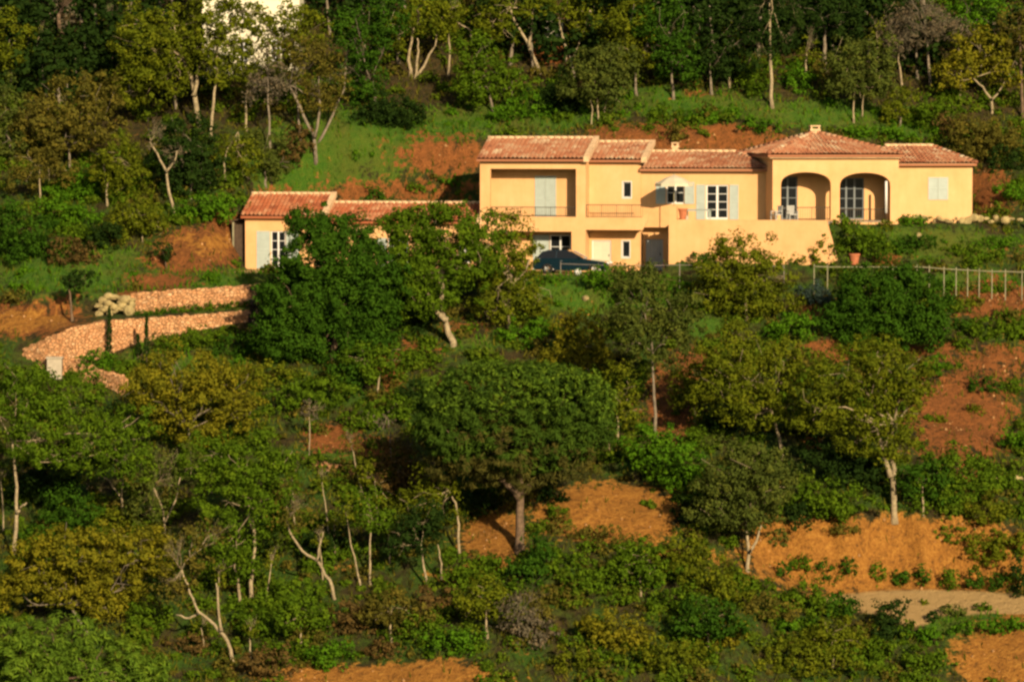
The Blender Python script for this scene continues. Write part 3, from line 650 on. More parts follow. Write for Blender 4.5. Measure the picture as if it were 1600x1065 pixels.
# ------------------------------------------------------------------ low annex on the left
annex = empty('annex', (*FL.w(FL.U(560, 2), 2, 0)[:2], ZD), 'low ochre annex with red tile roofs half hidden behind the big oak', 'house')
dA = 0.0; a0, a1, a2 = L.U(383, dA), L.U(505, dA), L.U(742, dA); zA1 = lz(L, 339, dA, 450); zA2 = lz(L, 347, dA, 600)
v1 = (L.U(423, dA), L.U(446, dA), ZD + .05, lz(L, 361, dA, 430)); v2 = (L.U(606, dA), L.U(622, dA), ZD + .05, lz(L, 372, dA, 610)); v3 = (L.U(716, dA), L.U(736, dA), ZD + .5, lz(L, 372, dA, 720))
MB(L).wall(a0, a1, ZD - .8, zA1, dA, .3, [v1]).build('wall', M['stucco'], annex)
MB(L).wall(a1 + .003, a2, ZD - .8, zA2, dA + .02, .3, [v2, v3]).build('wall', M['stucco'], annex)
b = MB(L); b.box(a0, a0 + .298, .302, 5.2, ZD - .8, zA1 - .01); b.box(a2 - .3, a2 - .003, .33, 5.2, ZD - .8, zA2 - .01); b.box(a0 + .3, a2 - .3, 4.9, 5.19, ZD - .8, zA2 - .02); b.build('wall', M['stucco'], annex)
window(L, *v1, .12, annex, 2, 4, name='french_window'); window(L, *v2, .12, annex, 1, 4, name='french_window'); window(L, *v3, .12, annex, 2, 3)
for a, c, q in ((401, 422, v1), (447, 467, v1), (590, 605, v2), (623, 638, v2)): shutter(L, L.U(a, dA), L.U(c, dA), q[2], q[3], dA, annex)
gable_roof(L, a0 - .2, a1 - .02, -.38, lz(L, 338, -.38, 450), 2.5, lz(L, 304, 2.5, 450), 5.6, annex, 61, tm='redtile')
gable_roof(L, a1 + .02, a2 + .15, -.36, lz(L, 346, -.36, 600), 2.5, lz(L, 318, 2.5, 600), 5.6, annex, 71, tm='redtile')
MB(L).box(a0 + .02, a1, -.28, -.002, zA1 - .02, zA1 + .05).build('cornice', M['mortar'], annex)
# dark timber lean-to beside the annex
u0 = L.U(364, .6); u1 = a0 - .05; shed = empty('lean_to', (*L.w((u0 + u1) / 2, 1.5, 0)[:2], ZD), 'dark timber lean-to against the left end of the low annex', 'shed')
b = MB(L)
for k in range(5): b.box(u0 + (u1 - u0) * k / 5 + .01, u0 + (u1 - u0) * (k + 1) / 5 - .01, .6, .64, ZD - .6, lz(L, 348, .6, 370))
b.box(u0, u0 + .05, .65, 3.2, ZD - .6, lz(L, 348, .6, 370)); b.build('plank_wall', M['wood'], shed)
MB(L).box(u0 - .02, u0 + .08, .5, .598, ZD - .6, lz(L, 345, .6, 370)).build('post', M['fence_wood'], shed)
b = MB(L); zz = lz(L, 346, .6, 370); i = len(b.v); b.prism([(u0 - .12, zz - .02), (u1, zz + .22), (u1, zz + .30), (u0 - .12, zz + .06)], .3, 3.3); b.build('roof', M['wood'], shed)
# ------------------------------------------------------------------ dark car on the drive
def car():
    dc = -3.6; u0, u1 = L.U(836, dc), L.U(956, dc); Ln = u1 - u0; z = ZD
    c = empty('parked_car', (*L.w((u0 + u1) / 2, dc, 0)[:2], z), 'dark blue car parked side-on on the drive below the loggia', 'car')
    S = lambda x: u0 + Ln * x
    body = [(0.0, .45), (.0, .80), (.02, .93), (.16, 1.0), (.60, 1.0), (.72, .93), (.92, .80), (.985, .66), (1.0, .45), (.97, .26), (.90, .24)]
    def arch(cx): return [(cx + .075 * math.cos(t), .30 + .36 * math.sin(t)) for t in np.linspace(.1, math.pi - .1, 9)]
    pts = body + arch(.80) + [(.70, .22), (.30, .22)] + arch(.19) + [(.08, .24), (.02, .28)]
    b = MB(L); hw = .86; sec = [(-1.0, .93), (-.96, 1.0), (.96, 1.0), (1.0, .93)]; n = len(pts); cz = .6
    for s, k in sec:
        b.v += [L.w(S(.5 + (x - .5) * (.99 if k < 1 else 1)), dc + s * hw, z + cz + (y - cz) * k) for x, y in pts]
    for q in range(3):
        for j in range(n): r = (j + 1) % n; b.f.append((q * n + j, q * n + r, (q + 1) * n + r, (q + 1) * n + j)); b.t.append(.5)
    b.f.append(tuple(range(n))); b.f.append(tuple(3 * n + k for k in reversed(range(n)))); b.t += [.5, .5]
    body_o = b.build('body', M['paint'], c)
    # cabin: pillars and roof over the glass
    lo = [(.05, .98), (.66, .98)]; hi = [(.13, 1.42), (.20, 1.47), (.42, 1.48), (.49, 1.42)]
    g = MB(L); P = [lo[0], lo[1], hi[3], hi[2], hi[1], hi[0]]; m = len(P)
    wz = lambda y: .80 - .17 * (y - .98) / .5
    for s in (-1, 1): g.v += [L.w(S(x), dc + s * wz(y), z + y) for x, y in P]
    for j in range(m): r = (j + 1) % m; g.f.append((j, r, m + r, m + j)); g.t.append(.5)
    g.f += [tuple(range(m)), tuple(m + k for k in reversed(range(m)))]; g.t += [.5, .5]
    g.build('window_glass', M['glass'], c)
    r = MB(L); r.v = []; top = [(.125, 1.41), (.20, 1.475), (.42, 1.485), (.495, 1.41), (.42, 1.53), (.20, 1.52)]; m = len(top)
    for s in (-1, 1): r.v += [L.w(S(x), dc + s * (wz(y) + .02), z + y) for x, y in top]
    for j in range(m): k = (j + 1) % m; r.f.append((j, k, m + k, m + j)); r.t.append(.5)
    r.f += [tuple(range(m)), tuple(m + k for k in reversed(range(m)))]; r.t += [.5, .5]
    for s in (-1, 1):
        for p, q in (((.055, .98), (.13, 1.43)), ((.30, .98), (.31, 1.47)), ((.655, .98), (.49, 1.43))):
            r.tube([(S(p[0]), dc + s * (wz(p[1]) + .012), z + p[1]), (S(q[0]), dc + s * (wz(q[1]) + .012), z + q[1])], .035, 5)
    r.build('roof', M['paint'], c)
    for cx in (.19, .80):
        for s in (-1, 1):
            wl = MB(L); cen = np.array([S(cx), dc + s * .78, z + .32])
            ring = [(.20, -.10), (.30, -.10), (.325, -.06), (.325, .06), (.30, .10), (.20, .10)]
            nn = 20
            for k in range(nn):
                a = 2 * math.pi * k / nn
                for rr, w_ in ring: wl.v.append(L.w(cen[0] + rr * math.cos(a), cen[1] + w_, cen[2] + rr * math.sin(a)))
            for k in range(nn):
                for j in range(6): q = (j + 1) % 6; k2 = (k + 1) % nn; wl.f.append((k * 6 + j, k * 6 + q, k2 * 6 + q, k2 * 6 + j)); wl.t.append(.5)
            wo_ = wl.build('wheel', M['rubber'], c, True)
            rim = MB(L)
            for k in range(5):
                a = 2 * math.pi * k / 5; rim.tube([(cen[0], cen[1], cen[2]), (cen[0] + .2 * math.cos(a), cen[1], cen[2] + .2 * math.sin(a))], .04, 5)
            rim.tube([(cen[0], cen[1] - .06, cen[2]), (cen[0], cen[1] + .06, cen[2])], .07, 8); rim.build('rim', M['steel'], wo_)
    for s in (-1, 1): MB(L).tube([(S(.955), dc + s * .62, z + .70), (S(.985), dc + s * .6, z + .68)], [.10, .07], 8).build('headlight', M['white'], c)
    m_ = MB(L)
    m_.box(S(.60), S(.63), dc - .98, dc - .86, z + .98, z + 1.1); m_.build('mirror', M['paint'], c)
    MB(L).box(S(.36), S(.39), dc - .885, dc - .864, z + .82, z + .85).build('door_handle', M['steel'], c)
car()
# ------------------------------------------------------------------ garden globe lamp, parasol, table, chairs, pots
def sphere(b, c, r, seg=14, sq=1.0):
    i = len(b.v); rg = seg // 2
    for k in range(1, rg):
        a = math.pi * k / rg
        for j in range(seg): q = 2 * math.pi * j / seg; b.v.append((c[0] + r * math.sin(a) * math.cos(q), c[1] + r * math.sin(a) * math.sin(q), c[2] + r * sq * math.cos(a)))
    t = len(b.v); b.v += [(c[0], c[1], c[2] + r * sq), (c[0], c[1], c[2] - r * sq)]
    for k in range(rg - 2):
        for j in range(seg): q = (j + 1) % seg; b.f.append((i + k * seg + j, i + k * seg + q, i + (k + 1) * seg + q, i + (k + 1) * seg + j)); b.t.append(.5)
    for j in range(seg): q = (j + 1) % seg; b.f.append((t, i + q, i + j)); b.f.append((t + 1, i + (rg - 2) * seg + j, i + (rg - 2) * seg + q)); b.t += [.5, .5]
    return b
def lathe(b, c, prof, seg=16):
    i = len(b.v); m = len(prof)
    for k in range(seg):
        a = 2 * math.pi * k / seg
        for r, z in prof: b.v.append((c[0] + r * math.cos(a), c[1] + r * math.sin(a), c[2] + z))
    for k in range(seg):
        q = (k + 1) % seg
        for j in range(m - 1): b.f.append((i + k * m + j, i + q * m + j, i + q * m + j + 1, i + k * m + j + 1)); b.t.append(.5)
    return b
lp = L.w(L.U(903, -7.0), -7.0, 0); lzt = at(903, 425, lp[1])[2]; gz = float(height(lp[0], lp[1]))
lamp = empty('garden_lamp', (lp[0], lp[1], gz), 'white globe garden lamp in front of the dark car', 'lamp')
MB().tube([(lp[0], lp[1], gz - .2), (lp[0], lp[1], lzt - .18)], .04, 8).build('post', M['iron'], lamp)
sphere(MB(), (lp[0], lp[1], lzt), .23).build('globe', M['white'], lamp, True)
# parasol
pd = -.55; pu = L.U(1053, pd); px_, py_, _ = L.w(pu, pd, 0); zr = lz(L, 287, pd, 1050); zt = lz(L, 273, pd, 1050)
par = empty('parasol', (px_, py_, ZT), 'cream parasol open in front of the terrace window', 'parasol')
b = MB(); n = 8; rr = 1.22; i = 0
for k in range(n):
    a, e = 2 * math.pi * k / n, 2 * math.pi * (k + 1) / n
    p = lambda t, r, z: (px_ + r * math.cos(t), py_ + r * math.sin(t), z)
    zm = zr + (zt - zr) * .62
    for off in (0, -.02):
        b.poly([p(a, rr, zr + off), p(e, rr, zr + off), p(e, rr * .5, zm + off), p(a, rr * .5, zm + off)]); b.poly([p(a, rr * .5, zm + off), p(e, rr * .5, zm + off), p((a + e) / 2, .02, zt + off)])
    b.poly([p(a, rr, zr), p(e, rr, zr), p(e, rr * 1.01, zr - .16), p(a, rr * 1.01, zr - .16)])
b.build('canopy', M['cloth'], par)
MB().tube([(px_, py_, ZT), (px_, py_, zt + .08)], .03, 8).build('pole', M['fence_wood'], par)
lathe(MB(), (px_, py_, ZT), [(0, 0), (.26, 0), (.26, .07), (.06, .1), (.05, .3), (0, .3)]).build('base', M['concrete'], par)
for k in range(8):
    a = 2 * math.pi * k / 8; MB().tube([(px_, py_, zt - .1), (px_ + rr * .97 * math.cos(a), py_ + rr * .97 * math.sin(a), zr - .03)], .012, 4).build('rib', M['fence_wood'], par)
# table on the terrace
td = -.9; tu = L.U(1091, td); ttz = ZT + .74
tb = empty('garden_table', (*L.w(tu, td, 0)[:2], ZT), 'pale green garden table on the terrace beside the parasol', 'table')
MB(L).box(tu - .85, tu + .85, td - .45, td + .45, ttz - .04, ttz).build('tabletop', M['shutter'], tb)
MB(L).box(tu - .78, tu + .78, td - .38, td + .38, ttz - .12, ttz - .042).build('apron', M['shutter'], tb)
for s in (-1, 1):
    for q in (-1, 1): MB(L).box(tu + s * .74 - .03, tu + s * .74 + .03, td + q * .34 - .03, td + q * .34 + .03, ZT, ttz - .122).build('leg', M['shutter'], tb)
def chair(u, d, rz, label):
    x, y, _ = L.w(u, d, 0); f = Frame(x, y, rz)
    c = empty('garden_chair', (x, y, ZT), label, 'chair', 'pale chairs on the terrace')
    MB(f).box(-.27, .27, -.25, .27, ZT + .40, ZT + .46).build('seat', M['greywhite'], c)
    b = MB(f)
    for k in range(5): b.box(-.25 + k * .105, -.17 + k * .105, .27, .31, ZT + .42, ZT + .92)
    b.box(-.27, .27, .265, .315, ZT + .922, ZT + .99); b.build('backrest', M['greywhite'], c)
    for s in (-1, 1):
        MB(f).box(s * .27 - .03, s * .27 + .03, -.25, .26, ZT + .62, ZT + .66).build('armrest', M['greywhite'], c)
        MB(f).box(s * .27 - .025, s * .27 + .025, -.25, -.2, ZT, ZT + .618).build('leg', M['greywhite'], c)
        MB(f).box(s * .29 - .025, s * .29 + .025, .22, .263, ZT, ZT + .618).build('leg', M['greywhite'], c)
chair(L.U(1213, -1.5), -1.5, -60, 'pale garden chair left of its pair before the left arch')
chair(L.U(1238, -1.1), -1.1, 20, 'pale garden chair right of its pair before the left arch')
def pot(x, y, z, r, h_, label):
    p = empty('plant_pot', (x, y, z), label, 'pot')
    lathe(MB(), (x, y, z), [(0, 0), (r * .68, 0), (r * .95, h_ * .8), (r * 1.1, h_ * .82), (r * 1.1, h_), (r * .95, h_), (r * .9, h_ * .86), (0, h_ * .86)]).build('pot', M['terra'], p)
    return p
pp = L.w(L.U(1058, dT + .26) + .03, dT + .26, 0); pot(pp[0] + .35, pp[1] + .2, ZT + .1, .28, .7, 'terracotta pot at the left corner of the terrace wall')
P = cast(1335, 412); pot(P[0], P[1], P[2] - .05, .34, .7, 'red clay pot in the garden below the right arch')
# ------------------------------------------------------------------ rail fence along the drive and garden
def fence():
    pts = []
    def post_at(px, pt, pb, Y): P = at(px, pb, Y); return (P[0], P[1], float(height(P[0], P[1])), at(px, pt, Y)[2])
    spec = [(876, 412, -7.6), (935, 414, -8.2), (1000, 415, -8.7), (1062, 414, -9.2), (1110, 414, -9.2), (1165, 415, -9), (1225, 416, -8.8), (1272, 416, -8.6), (1293, 417, -8.4), (1350, 417, -8.4), (1395, 417, -8.4), (1433, 417, -8.4), (1452, 418, -8.4), (1475, 420, -8.5),
            (1494, 421, -8.5), (1512, 422, -8.5), (1530, 423, -8.6), (1550, 424, -8.6), (1571, 424, -8.7), (1597, 425, -8.7), (1640, 426, -8.8), (1690, 428, -8.9)]
    P0 = at(876, 420, -6.4)
    for nm, SP, mt, pr, rr, lb in (('rail_fence', spec[7:], 'fence_wood', .04, .032, 'pale post and rail fence crossing the garden below the right wing'), ('guard_rail', spec[:8], 'thin_rail', .028, .02, 'thin dull rail along the edge of the drive below the terrace')):
        P0 = at(SP[0][0], SP[0][1], SP[0][2])
        f = empty(nm, (float(P0[0]), float(P0[1]), float(height(P0[0], P0[1]))), lb, 'fence'); T = []
        for px, pt, Y in (SP if nm == 'rail_fence' else SP[:-1]):
            P = at(px, pt, Y); g = float(height(P[0], P[1])); top = P[2] + (.14 if nm == 'rail_fence' else .10)
            if px < 1260: g = max(g, P[2] - 1.2)
            b = MB(); b.tube([(P[0], P[1], g - .25), (P[0], P[1], top)], [pr, pr * .9], 6); b.build('post', M[mt], f); T.append((P[0], P[1] - pr - rr * .6, P[2]))
        b = MB(); b.tube(T, rr, 6); b.build('rail', M[mt], f)
fence()
# ------------------------------------------------------------------ stone walls of the hairpin drive
def stone_wall(name, W, label, th=.42, cap=.0):
    """W rows: x, y, foot z, top z"""
    W = np.array(W); s = np.r_[0, np.cumsum(np.hypot(np.diff(W[:, 0]), np.diff(W[:, 1])))]; n = int(s[-1] / .22) + 2
    q = np.linspace(0, s[-1], n); X = np.stack([np.interp(q, s, W[:, k]) for k in range(4)], 1)
    rs = np.random.RandomState(int(abs(W[0, 0]) * 100)); b = MB(); nz = 9
    tx, ty = np.gradient(X[:, 0]), np.gradient(X[:, 1]); l = np.hypot(tx, ty); nx_, ny_ = -ty / l, tx / l
    for k in range(n):
        ph = rs.normal(size=(nz, 2)) * .035; top = X[k, 3] + rs.normal() * .045
        for j in range(nz):
            z = X[k, 2] - .5 + (top - X[k, 2] + .5) * j / (nz - 1); b.v.append((X[k, 0] - nx_[k] * (.02 + ph[j, 0]) - nx_[k] * .1 * (1 - j / nz), X[k, 1] - ny_[k] * (.02 + ph[j, 0]) - ny_[k] * .1 * (1 - j / nz), z))
        for j in reversed(range(nz)):
            z = X[k, 2] - .5 + (top - X[k, 2] + .5) * j / (nz - 1); b.v.append((X[k, 0] + nx_[k] * (th + ph[j, 1]), X[k, 1] + ny_[k] * (th + ph[j, 1]), z))
    m = 2 * nz
    for k in range(n - 1):
        for j in range(m): r = (j + 1) % m; b.f.append((k * m + j, k * m + r, (k + 1) * m + r, (k + 1) * m + j)); b.t.append(.5)
    b.f += [tuple(range(m)), tuple((n - 1) * m + k for k in range(m))]; b.t += [.5, .5]
    return tag(b.build(name, M['stonewall'], base=(W[0, 0], W[0, 1], W[0, 2])), label, 'stone wall')
stone_wall('retaining_wall', LW, 'long curved pink fieldstone wall holding the hairpin drive, the lower of two')
stone_wall('retaining_wall', UW, 'pink fieldstone wall under the grass left of the annex, the upper of two')
def wl2(Lp):
    o = []
    for px, pt, pb in Lp:
        P = cast(px, pb); o.append((P[0], P[1], P[2], at(px, pt, P[1])[2]))
    return o
stone_wall('retaining_wall', wl2([(99, 563, 584), (122, 568, 590), (150, 576, 600), (192, 590, 616)]), 'short pink fieldstone wall sloping down beside the pale gate pillar')
Q = wl2([(472, 713, 722), (520, 724, 736), (555, 735, 745), (592, 742, 754)]); stone_wall('edging_wall', Q, 'low pale stone edging below the red earth left of the umbrella pine', .3)
P = cast(86, 588); zt = at(86, 557, P[1])[2]; gp = empty('gate_pillar', tuple(P), 'pale concrete gate pillar at the bend of the stone walls', 'pillar')
b = MB(); b.box(P[0] - .45, P[0] + .45, P[1] - .35, P[1] + .35, P[2] - .6, zt - .1); b.build('shaft', M['concrete'], gp)
MB().box(P[0] - .52, P[0] + .52, P[1] - .42, P[1] + .42, zt - .098, zt).build('cap', M['concrete'], gp)
def rock(x, y, z, r, seed, label, group, mat='rock'):
    rs = np.random.RandomState(seed); b = MB(); sphere(b, (0, 0, 0), 1.0, 12)
    d = unit(7, rs); k = .75 + .2 * rs.rand(7); sc = r * (np.array([1.15, .95, .8]) + .25 * rs.normal(size=3)); V_ = []
    for v in b.v:
        v = np.array(v)
        for q, h_ in zip(d, k):
            t = v @ q
            if t > h_: v = v - q * (t - h_)
        V_.append(tuple(v * sc + (x, y, z)))
    b.v = V_; return tag(b.build('rock', M[mat], base=(x, y, z)), label, 'rock', group)
rs = np.random.RandomState(3)
for k in range(60):     # heap closing the upper wall
    px, py = 150 + 58 * rs.rand(), 461 + 31 * rs.rand()
    if py < 461 + max(0, 165 - px) * .9: continue
    P = cast(180, 494); r = .13 + .20 * rs.rand() ** 2
    Q = at(px, py, P[1] + .018 * (494 - py) + .3 + .2 * rs.rand()); rock(Q[0], Q[1], Q[2], r, 100 + k, 'pale boulder in the heap at the left end of the upper stone wall', 'boulders heaped at the wall end')
k = 0
for px in np.linspace(1418, 1606, 21):
    P = at(px + rs.normal() * 2, 340 + rs.normal() * 2.5, -1.4 + (px - 1418) * .005); z = float(height(P[0], P[1]))
    rock(P[0], P[1], max(z + .1, P[2] - .1), .14 + .14 * rs.rand(), 200 + k, 'pale rock in the row edging the garden below the right wing', 'rocks edging the garden'); k += 1
for px, py, r, lb in ((915, 464, .25, 'lone pale rock on the green bank below the car'), (1555, 745, .30, 'left pale rock on the red slope near the right edge'), (1588, 746, .34, 'right pale rock on the red slope near the right edge'), (880, 497, .2, 'flat grey rock on the ground above the umbrella pine'), (1435, 366, .3, 'grey rounded rock among the garden shrubs')):
    P = cast(px, py + 4); rock(P[0], P[1], P[2] + r * .3, r, int(px), lb, None)

# ------------------------------------------------------------------ white house in the wood on the hill, and a small white hut
def wood_house(name, pxa, pxb, pyb, pyt, depth, label, cat, wins):
    P = cast((pxa + pxb) / 2, pyb); f = Frame(P[0], P[1], 0.0); zb = P[2]
    u0, u1 = f.U(pxa, 0, pyb), f.U(pxb, 0, pyb); zt = f.Z(pyt, 0, pxa)
    h_ = empty(name, (P[0], P[1] + depth / 2, zb), label, cat)
    W = [(f.U(a, 0, c), f.U(b_, 0, c), f.Z(e, 0, a), f.Z(c, 0, a)) for a, b_, c, e in wins]
    MB(f).wall(u0, u1, zb - 1.2, zt, 0, .25, W).build('wall', M['whitewash'], h_)
    b = MB(f); b.box(u0, u0 + .25, .252, depth, zb - .6, zt); b.box(u1 - .25, u1, .252, depth, zb - .6, zt); b.box(u0 + .252, u1 - .252, depth - .25, depth, zb - .6, zt); b.build('wall', M['whitewash'], h_)
    for q in W: window(f, *q, .12, h_, 2, 2)
    sl = (zt + .28 * depth / 2)
    roof_slope(f, (u0 - .3, -.35, zt - .02), (u1 + .3, -.35, zt - .02), (u1 + .3, depth / 2, sl), (u0 - .3, depth / 2, sl), 91).build('roof', M['tile'], h_)
    roof_slope(f, (u1 + .3, depth + .35, zt - .02), (u0 - .3, depth + .35, zt - .02), (u0 - .3, depth / 2, sl), (u1 + .3, depth / 2, sl), 92).build('roof', M['tile'], h_)
wood_house('white_house', 316, 468, 116, -62, 6.0, 'sunlit white house showing through the trees at the top of the hill', 'house', [(374, 388, 62, 96), (424, 438, 62, 96)])
wood_house('white_hut', 852, 880, 62, 26, 1.6, 'small white hut glimpsed between pale trunks above the villa', 'hut', [])
# ------------------------------------------------------------------ trees and shrubs
M['mauve'] = leafmat('foliage_mauve', (.060, .040, .045)); LEAF['mauve'] = 1
SEED = [1000]; GROW = {'tree': 1.13, 'shrub': 1.16}
def limb(b, p, q, r0, r1, rs, bend=.12, n=5, sides=5):
    p, q = np.array(p, float), np.array(q, float); L = np.linalg.norm(q - p); k1 = rs.normal(size=3) * L * bend; k2 = rs.normal(size=3) * L * bend * .5
    pts = [p + (q - p) * t + k1 * math.sin(math.pi * t) + k2 * math.sin(2 * math.pi * t) for t in np.linspace(0, 1, n)]
    b.tube(pts, list(np.linspace(r0, r1, n)), sides); return pts
def plant(name, label, cat, ells, mat='mid', base=None, stems=None, r0=.14, bark='grey_bark', dens=1.0, ll=.185, lw=.115, clump=.5, group=None, grow=None, twigs=0, up=.25, inner=.5, dy=0.0, depth=.85, part='crown', kink=.3, lobe=1.0, gap=2.5):
    """ells: (px, py, rx, ry[, push]) measured on the photograph at the depth where the foot stands on the slope; stems: lists of (px, py) from the foot up"""
    SEED[0] += 1; rs = np.random.RandomState(SEED[0])
    if base is None:
        base = (ells[0][0], max(e[1] + e[3] for e in ells) - 2)
    P = cast(*base); Y0 = P[1] + dy
    if dy: P = np.array([at(base[0], base[1], Y0)[0], Y0, 0]); P[2] = height(P[0], P[1])
    k = FPX / (Y0 + 250.0)
    root = empty(name, tuple(P), label, cat, group)
    EL = []
    for e in ells:
        push = e[4] if len(e) > 4 else rs.uniform(-.35, .35) * e[2] / k * .6
        c = at(e[0], e[1], Y0 + push); dr = min(e[2], 1.25 * e[3]) / k * depth
        gs = (grow or GROW.get(cat, 1.0)) if e[2] > 12 else 1.0; EL.append((c, (e[2] / k * gs, max(dr, .12) * gs, e[3] / k * gs)))
    if stems is None and cat != 'shrub':
        c = EL[0][0]; stems = [[base, ((base[0] * .6 + ells[0][0] * .4), (base[1] + ells[0][1]) / 2 + .2 * ells[0][3])]]
    if stems:
        b = MB(); tops = []
        for si, S in enumerate(stems):
            pts = [at(px, py, Y0 + .25 * si * (-1) ** si) for px, py in S]
            if si == 0: pts[0] = P - np.array([0, 0, .25])
            elif abs(S[0][0] - base[0]) + abs(S[0][1] - base[1]) < 40:
                pts[0] = np.array([pts[0][0], pts[0][1], float(height(pts[0][0], pts[0][1])) - .2]) if S[0][1] > base[1] - 8 else pts[0]
            rr = .86 * r0 * (1 if si == 0 else .75)
            # subdivide with small kinks
            fine = []
            for a, c in zip(pts, pts[1:]):
                for t in (0, .33, .66): fine.append(a + (c - a) * t + rs.normal(size=3) * rr * (kink if t else 0))
            fine.append(pts[-1]); n = len(fine)
            rad = [rr * (1.35 if j == 0 else 1) * (1 - .55 * j / (n - 1)) for j in range(n)]
            b.tube(fine, rad, 7); tops.append((fine[-1], rad[-1]))
        def fork(p, dr, ln, r0_, lev):
            dr = dr / (np.linalg.norm(dr) + 1e-9); q = p + dr * ln
            pts = limb(b, p, q, r0_, r0_ * .55, rs, .07, 4 if lev > 1 else 3, 5 if lev > 1 else 3)
            if lev:
                for _ in range(3 if lev > 1 else 4):
                    nd = dr + .75 * unit(1, rs)[0] + np.array([0, 0, .25]); fork(pts[1 + rs.randint(len(pts) - 1)], nd, ln * rs.uniform(.55, .85), r0_ * .5, lev - 1)
        for c, r in EL:
            t, tr = min(tops, key=lambda q: np.linalg.norm(q[0] - c) + (1.6 if q[0] is not tops[0][0] else 0))
            if twigs:
                dv = c - t; L_ = max(np.linalg.norm(dv), .3); R_ = float(np.mean(r))
                st = t if L_ < 1.6 * R_ else limb(b, t, t + dv * (1 - R_ / L_), tr * .8, tr * .5, rs)[-1]
                for _ in range(2 + twigs // 4): fork(st, dv / L_ + .45 * unit(1, rs)[0] + np.array([0, 0, .3]), R_ * rs.uniform(.6, .95), max(tr * .5, .02), 3)
                continue
            pts = limb(b, t, c + np.array([0, 0, -.15 * r[2]]), tr * .85, tr * .4, rs)
            for _ in range(4 + twigs):
                d = unit(1, rs)[0]; d[2] = abs(d[2]) * .9 + .1 if twigs else d[2]; d[1] -= .3 if twigs else 0
                q = limb(b, pts[2 + rs.randint(3)], c + d * np.array(r) * rs.uniform(.6, 1.05), min(tr * .34, .05), .014, rs, .14, 4, 4)
                for _ in range(2 if twigs else 0): limb(b, q[1 + rs.randint(2)], c + unit(1, rs)[0] * np.array(r) * rs.uniform(.5, 1.15), .018, .009, rs, .14, 3, 3)
        b.build('trunk', M[bark], root, True)
    if dens > 0:
        o = np.array(root.location)
        V, F, T = leaves(EL, dens, ll, lw, clump, SEED[0], up, inner, lobe=lobe, gap=gap)
        link(part, quads_mesh(part, V - o, F, T), M[mat], root)
    return root
def oak(label, ells, mat='mid', base=None, stems=None, **k): return plant('oak_tree', label, 'tree', ells, mat, base, stems, **k)
def shrub(label, ells, mat='mid', **k): return plant('shrub', label, 'shrub', ells, mat, part='foliage', **{**dict(ll=.185, lw=.12, clump=.40, inner=.35), **k})
# --- beside and below the house
oak('largest dark green evergreen oak, hiding the middle of the low annex', [(505, 395, 62, 58), (465, 470, 66, 62), (545, 470, 62, 62), (545, 395, 55, 50), (590, 440, 44, 52), (445, 525, 52, 40), (505, 530, 66, 42), (480, 345, 32, 22), (420, 500, 26, 40), (575, 510, 45, 40)], 'dark', (520, 568), [[(520, 568), (522, 520), (520, 470)]], r0=.24, bark='bark', dens=1.3, gap=1.6)
oak('spreading green oak with a leaning pale trunk in front of the annex gable', [(700, 365, 62, 42), (645, 380, 44, 48), (735, 410, 46, 46), (685, 430, 45, 42), (620, 350, 26, 26), (640, 430, 32, 30), (668, 335, 30, 16), (765, 375, 30, 36), (655, 465, 34, 30)], 'mid', (708, 540), [[(708, 540), (697, 505), (689, 470), (692, 420)], [(698, 500), (678, 482), (668, 455)]], r0=.26, bark='pale_bark', dens=1.1, gap=1.65)
oak('olive brown oak between the leaning trunk and the dark car', [(810, 375, 32, 36), (788, 420, 40, 44), (820, 435, 22, 34), (798, 476, 46, 30), (770, 470, 30, 32), (845, 474, 18, 18)], 'olive', (792, 512), [[(792, 512), (795, 470), (800, 430)], [(798, 450), (820, 425), (828, 405)]], r0=.16, bark='pale_bark', dens=.85)
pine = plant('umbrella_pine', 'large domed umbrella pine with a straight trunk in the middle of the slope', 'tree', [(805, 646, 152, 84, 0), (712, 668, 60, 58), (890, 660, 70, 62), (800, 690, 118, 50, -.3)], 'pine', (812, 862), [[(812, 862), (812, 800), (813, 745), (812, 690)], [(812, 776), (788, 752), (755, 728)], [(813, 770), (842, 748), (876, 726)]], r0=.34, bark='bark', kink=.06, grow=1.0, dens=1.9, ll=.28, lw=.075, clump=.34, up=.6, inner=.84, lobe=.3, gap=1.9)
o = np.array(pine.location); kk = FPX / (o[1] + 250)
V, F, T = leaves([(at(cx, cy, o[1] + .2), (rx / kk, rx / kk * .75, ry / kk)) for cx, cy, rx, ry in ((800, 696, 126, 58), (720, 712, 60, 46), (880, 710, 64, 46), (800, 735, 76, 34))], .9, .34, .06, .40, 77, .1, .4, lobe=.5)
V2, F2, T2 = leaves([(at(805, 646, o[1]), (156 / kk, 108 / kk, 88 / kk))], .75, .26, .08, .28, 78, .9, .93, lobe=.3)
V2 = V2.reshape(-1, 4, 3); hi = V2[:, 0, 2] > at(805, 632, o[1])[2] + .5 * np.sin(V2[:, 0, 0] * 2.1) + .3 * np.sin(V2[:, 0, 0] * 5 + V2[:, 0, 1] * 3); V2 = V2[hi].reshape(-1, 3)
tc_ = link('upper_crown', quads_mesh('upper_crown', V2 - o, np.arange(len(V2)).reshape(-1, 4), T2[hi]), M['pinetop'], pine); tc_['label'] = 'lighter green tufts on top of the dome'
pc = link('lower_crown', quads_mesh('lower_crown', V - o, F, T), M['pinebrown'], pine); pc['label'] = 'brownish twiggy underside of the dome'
oak('slender grey green tree standing above the umbrella pine to its right', [(1005, 480, 62, 52), (1040, 530, 46, 44), (975, 520, 34, 34), (1000, 440, 40, 24), (1060, 490, 34, 34)], 'grey', (1025, 690), [[(1025, 690), (1022, 620), (1020, 550)]], r0=.14, bark='grey_bark', dens=.95)
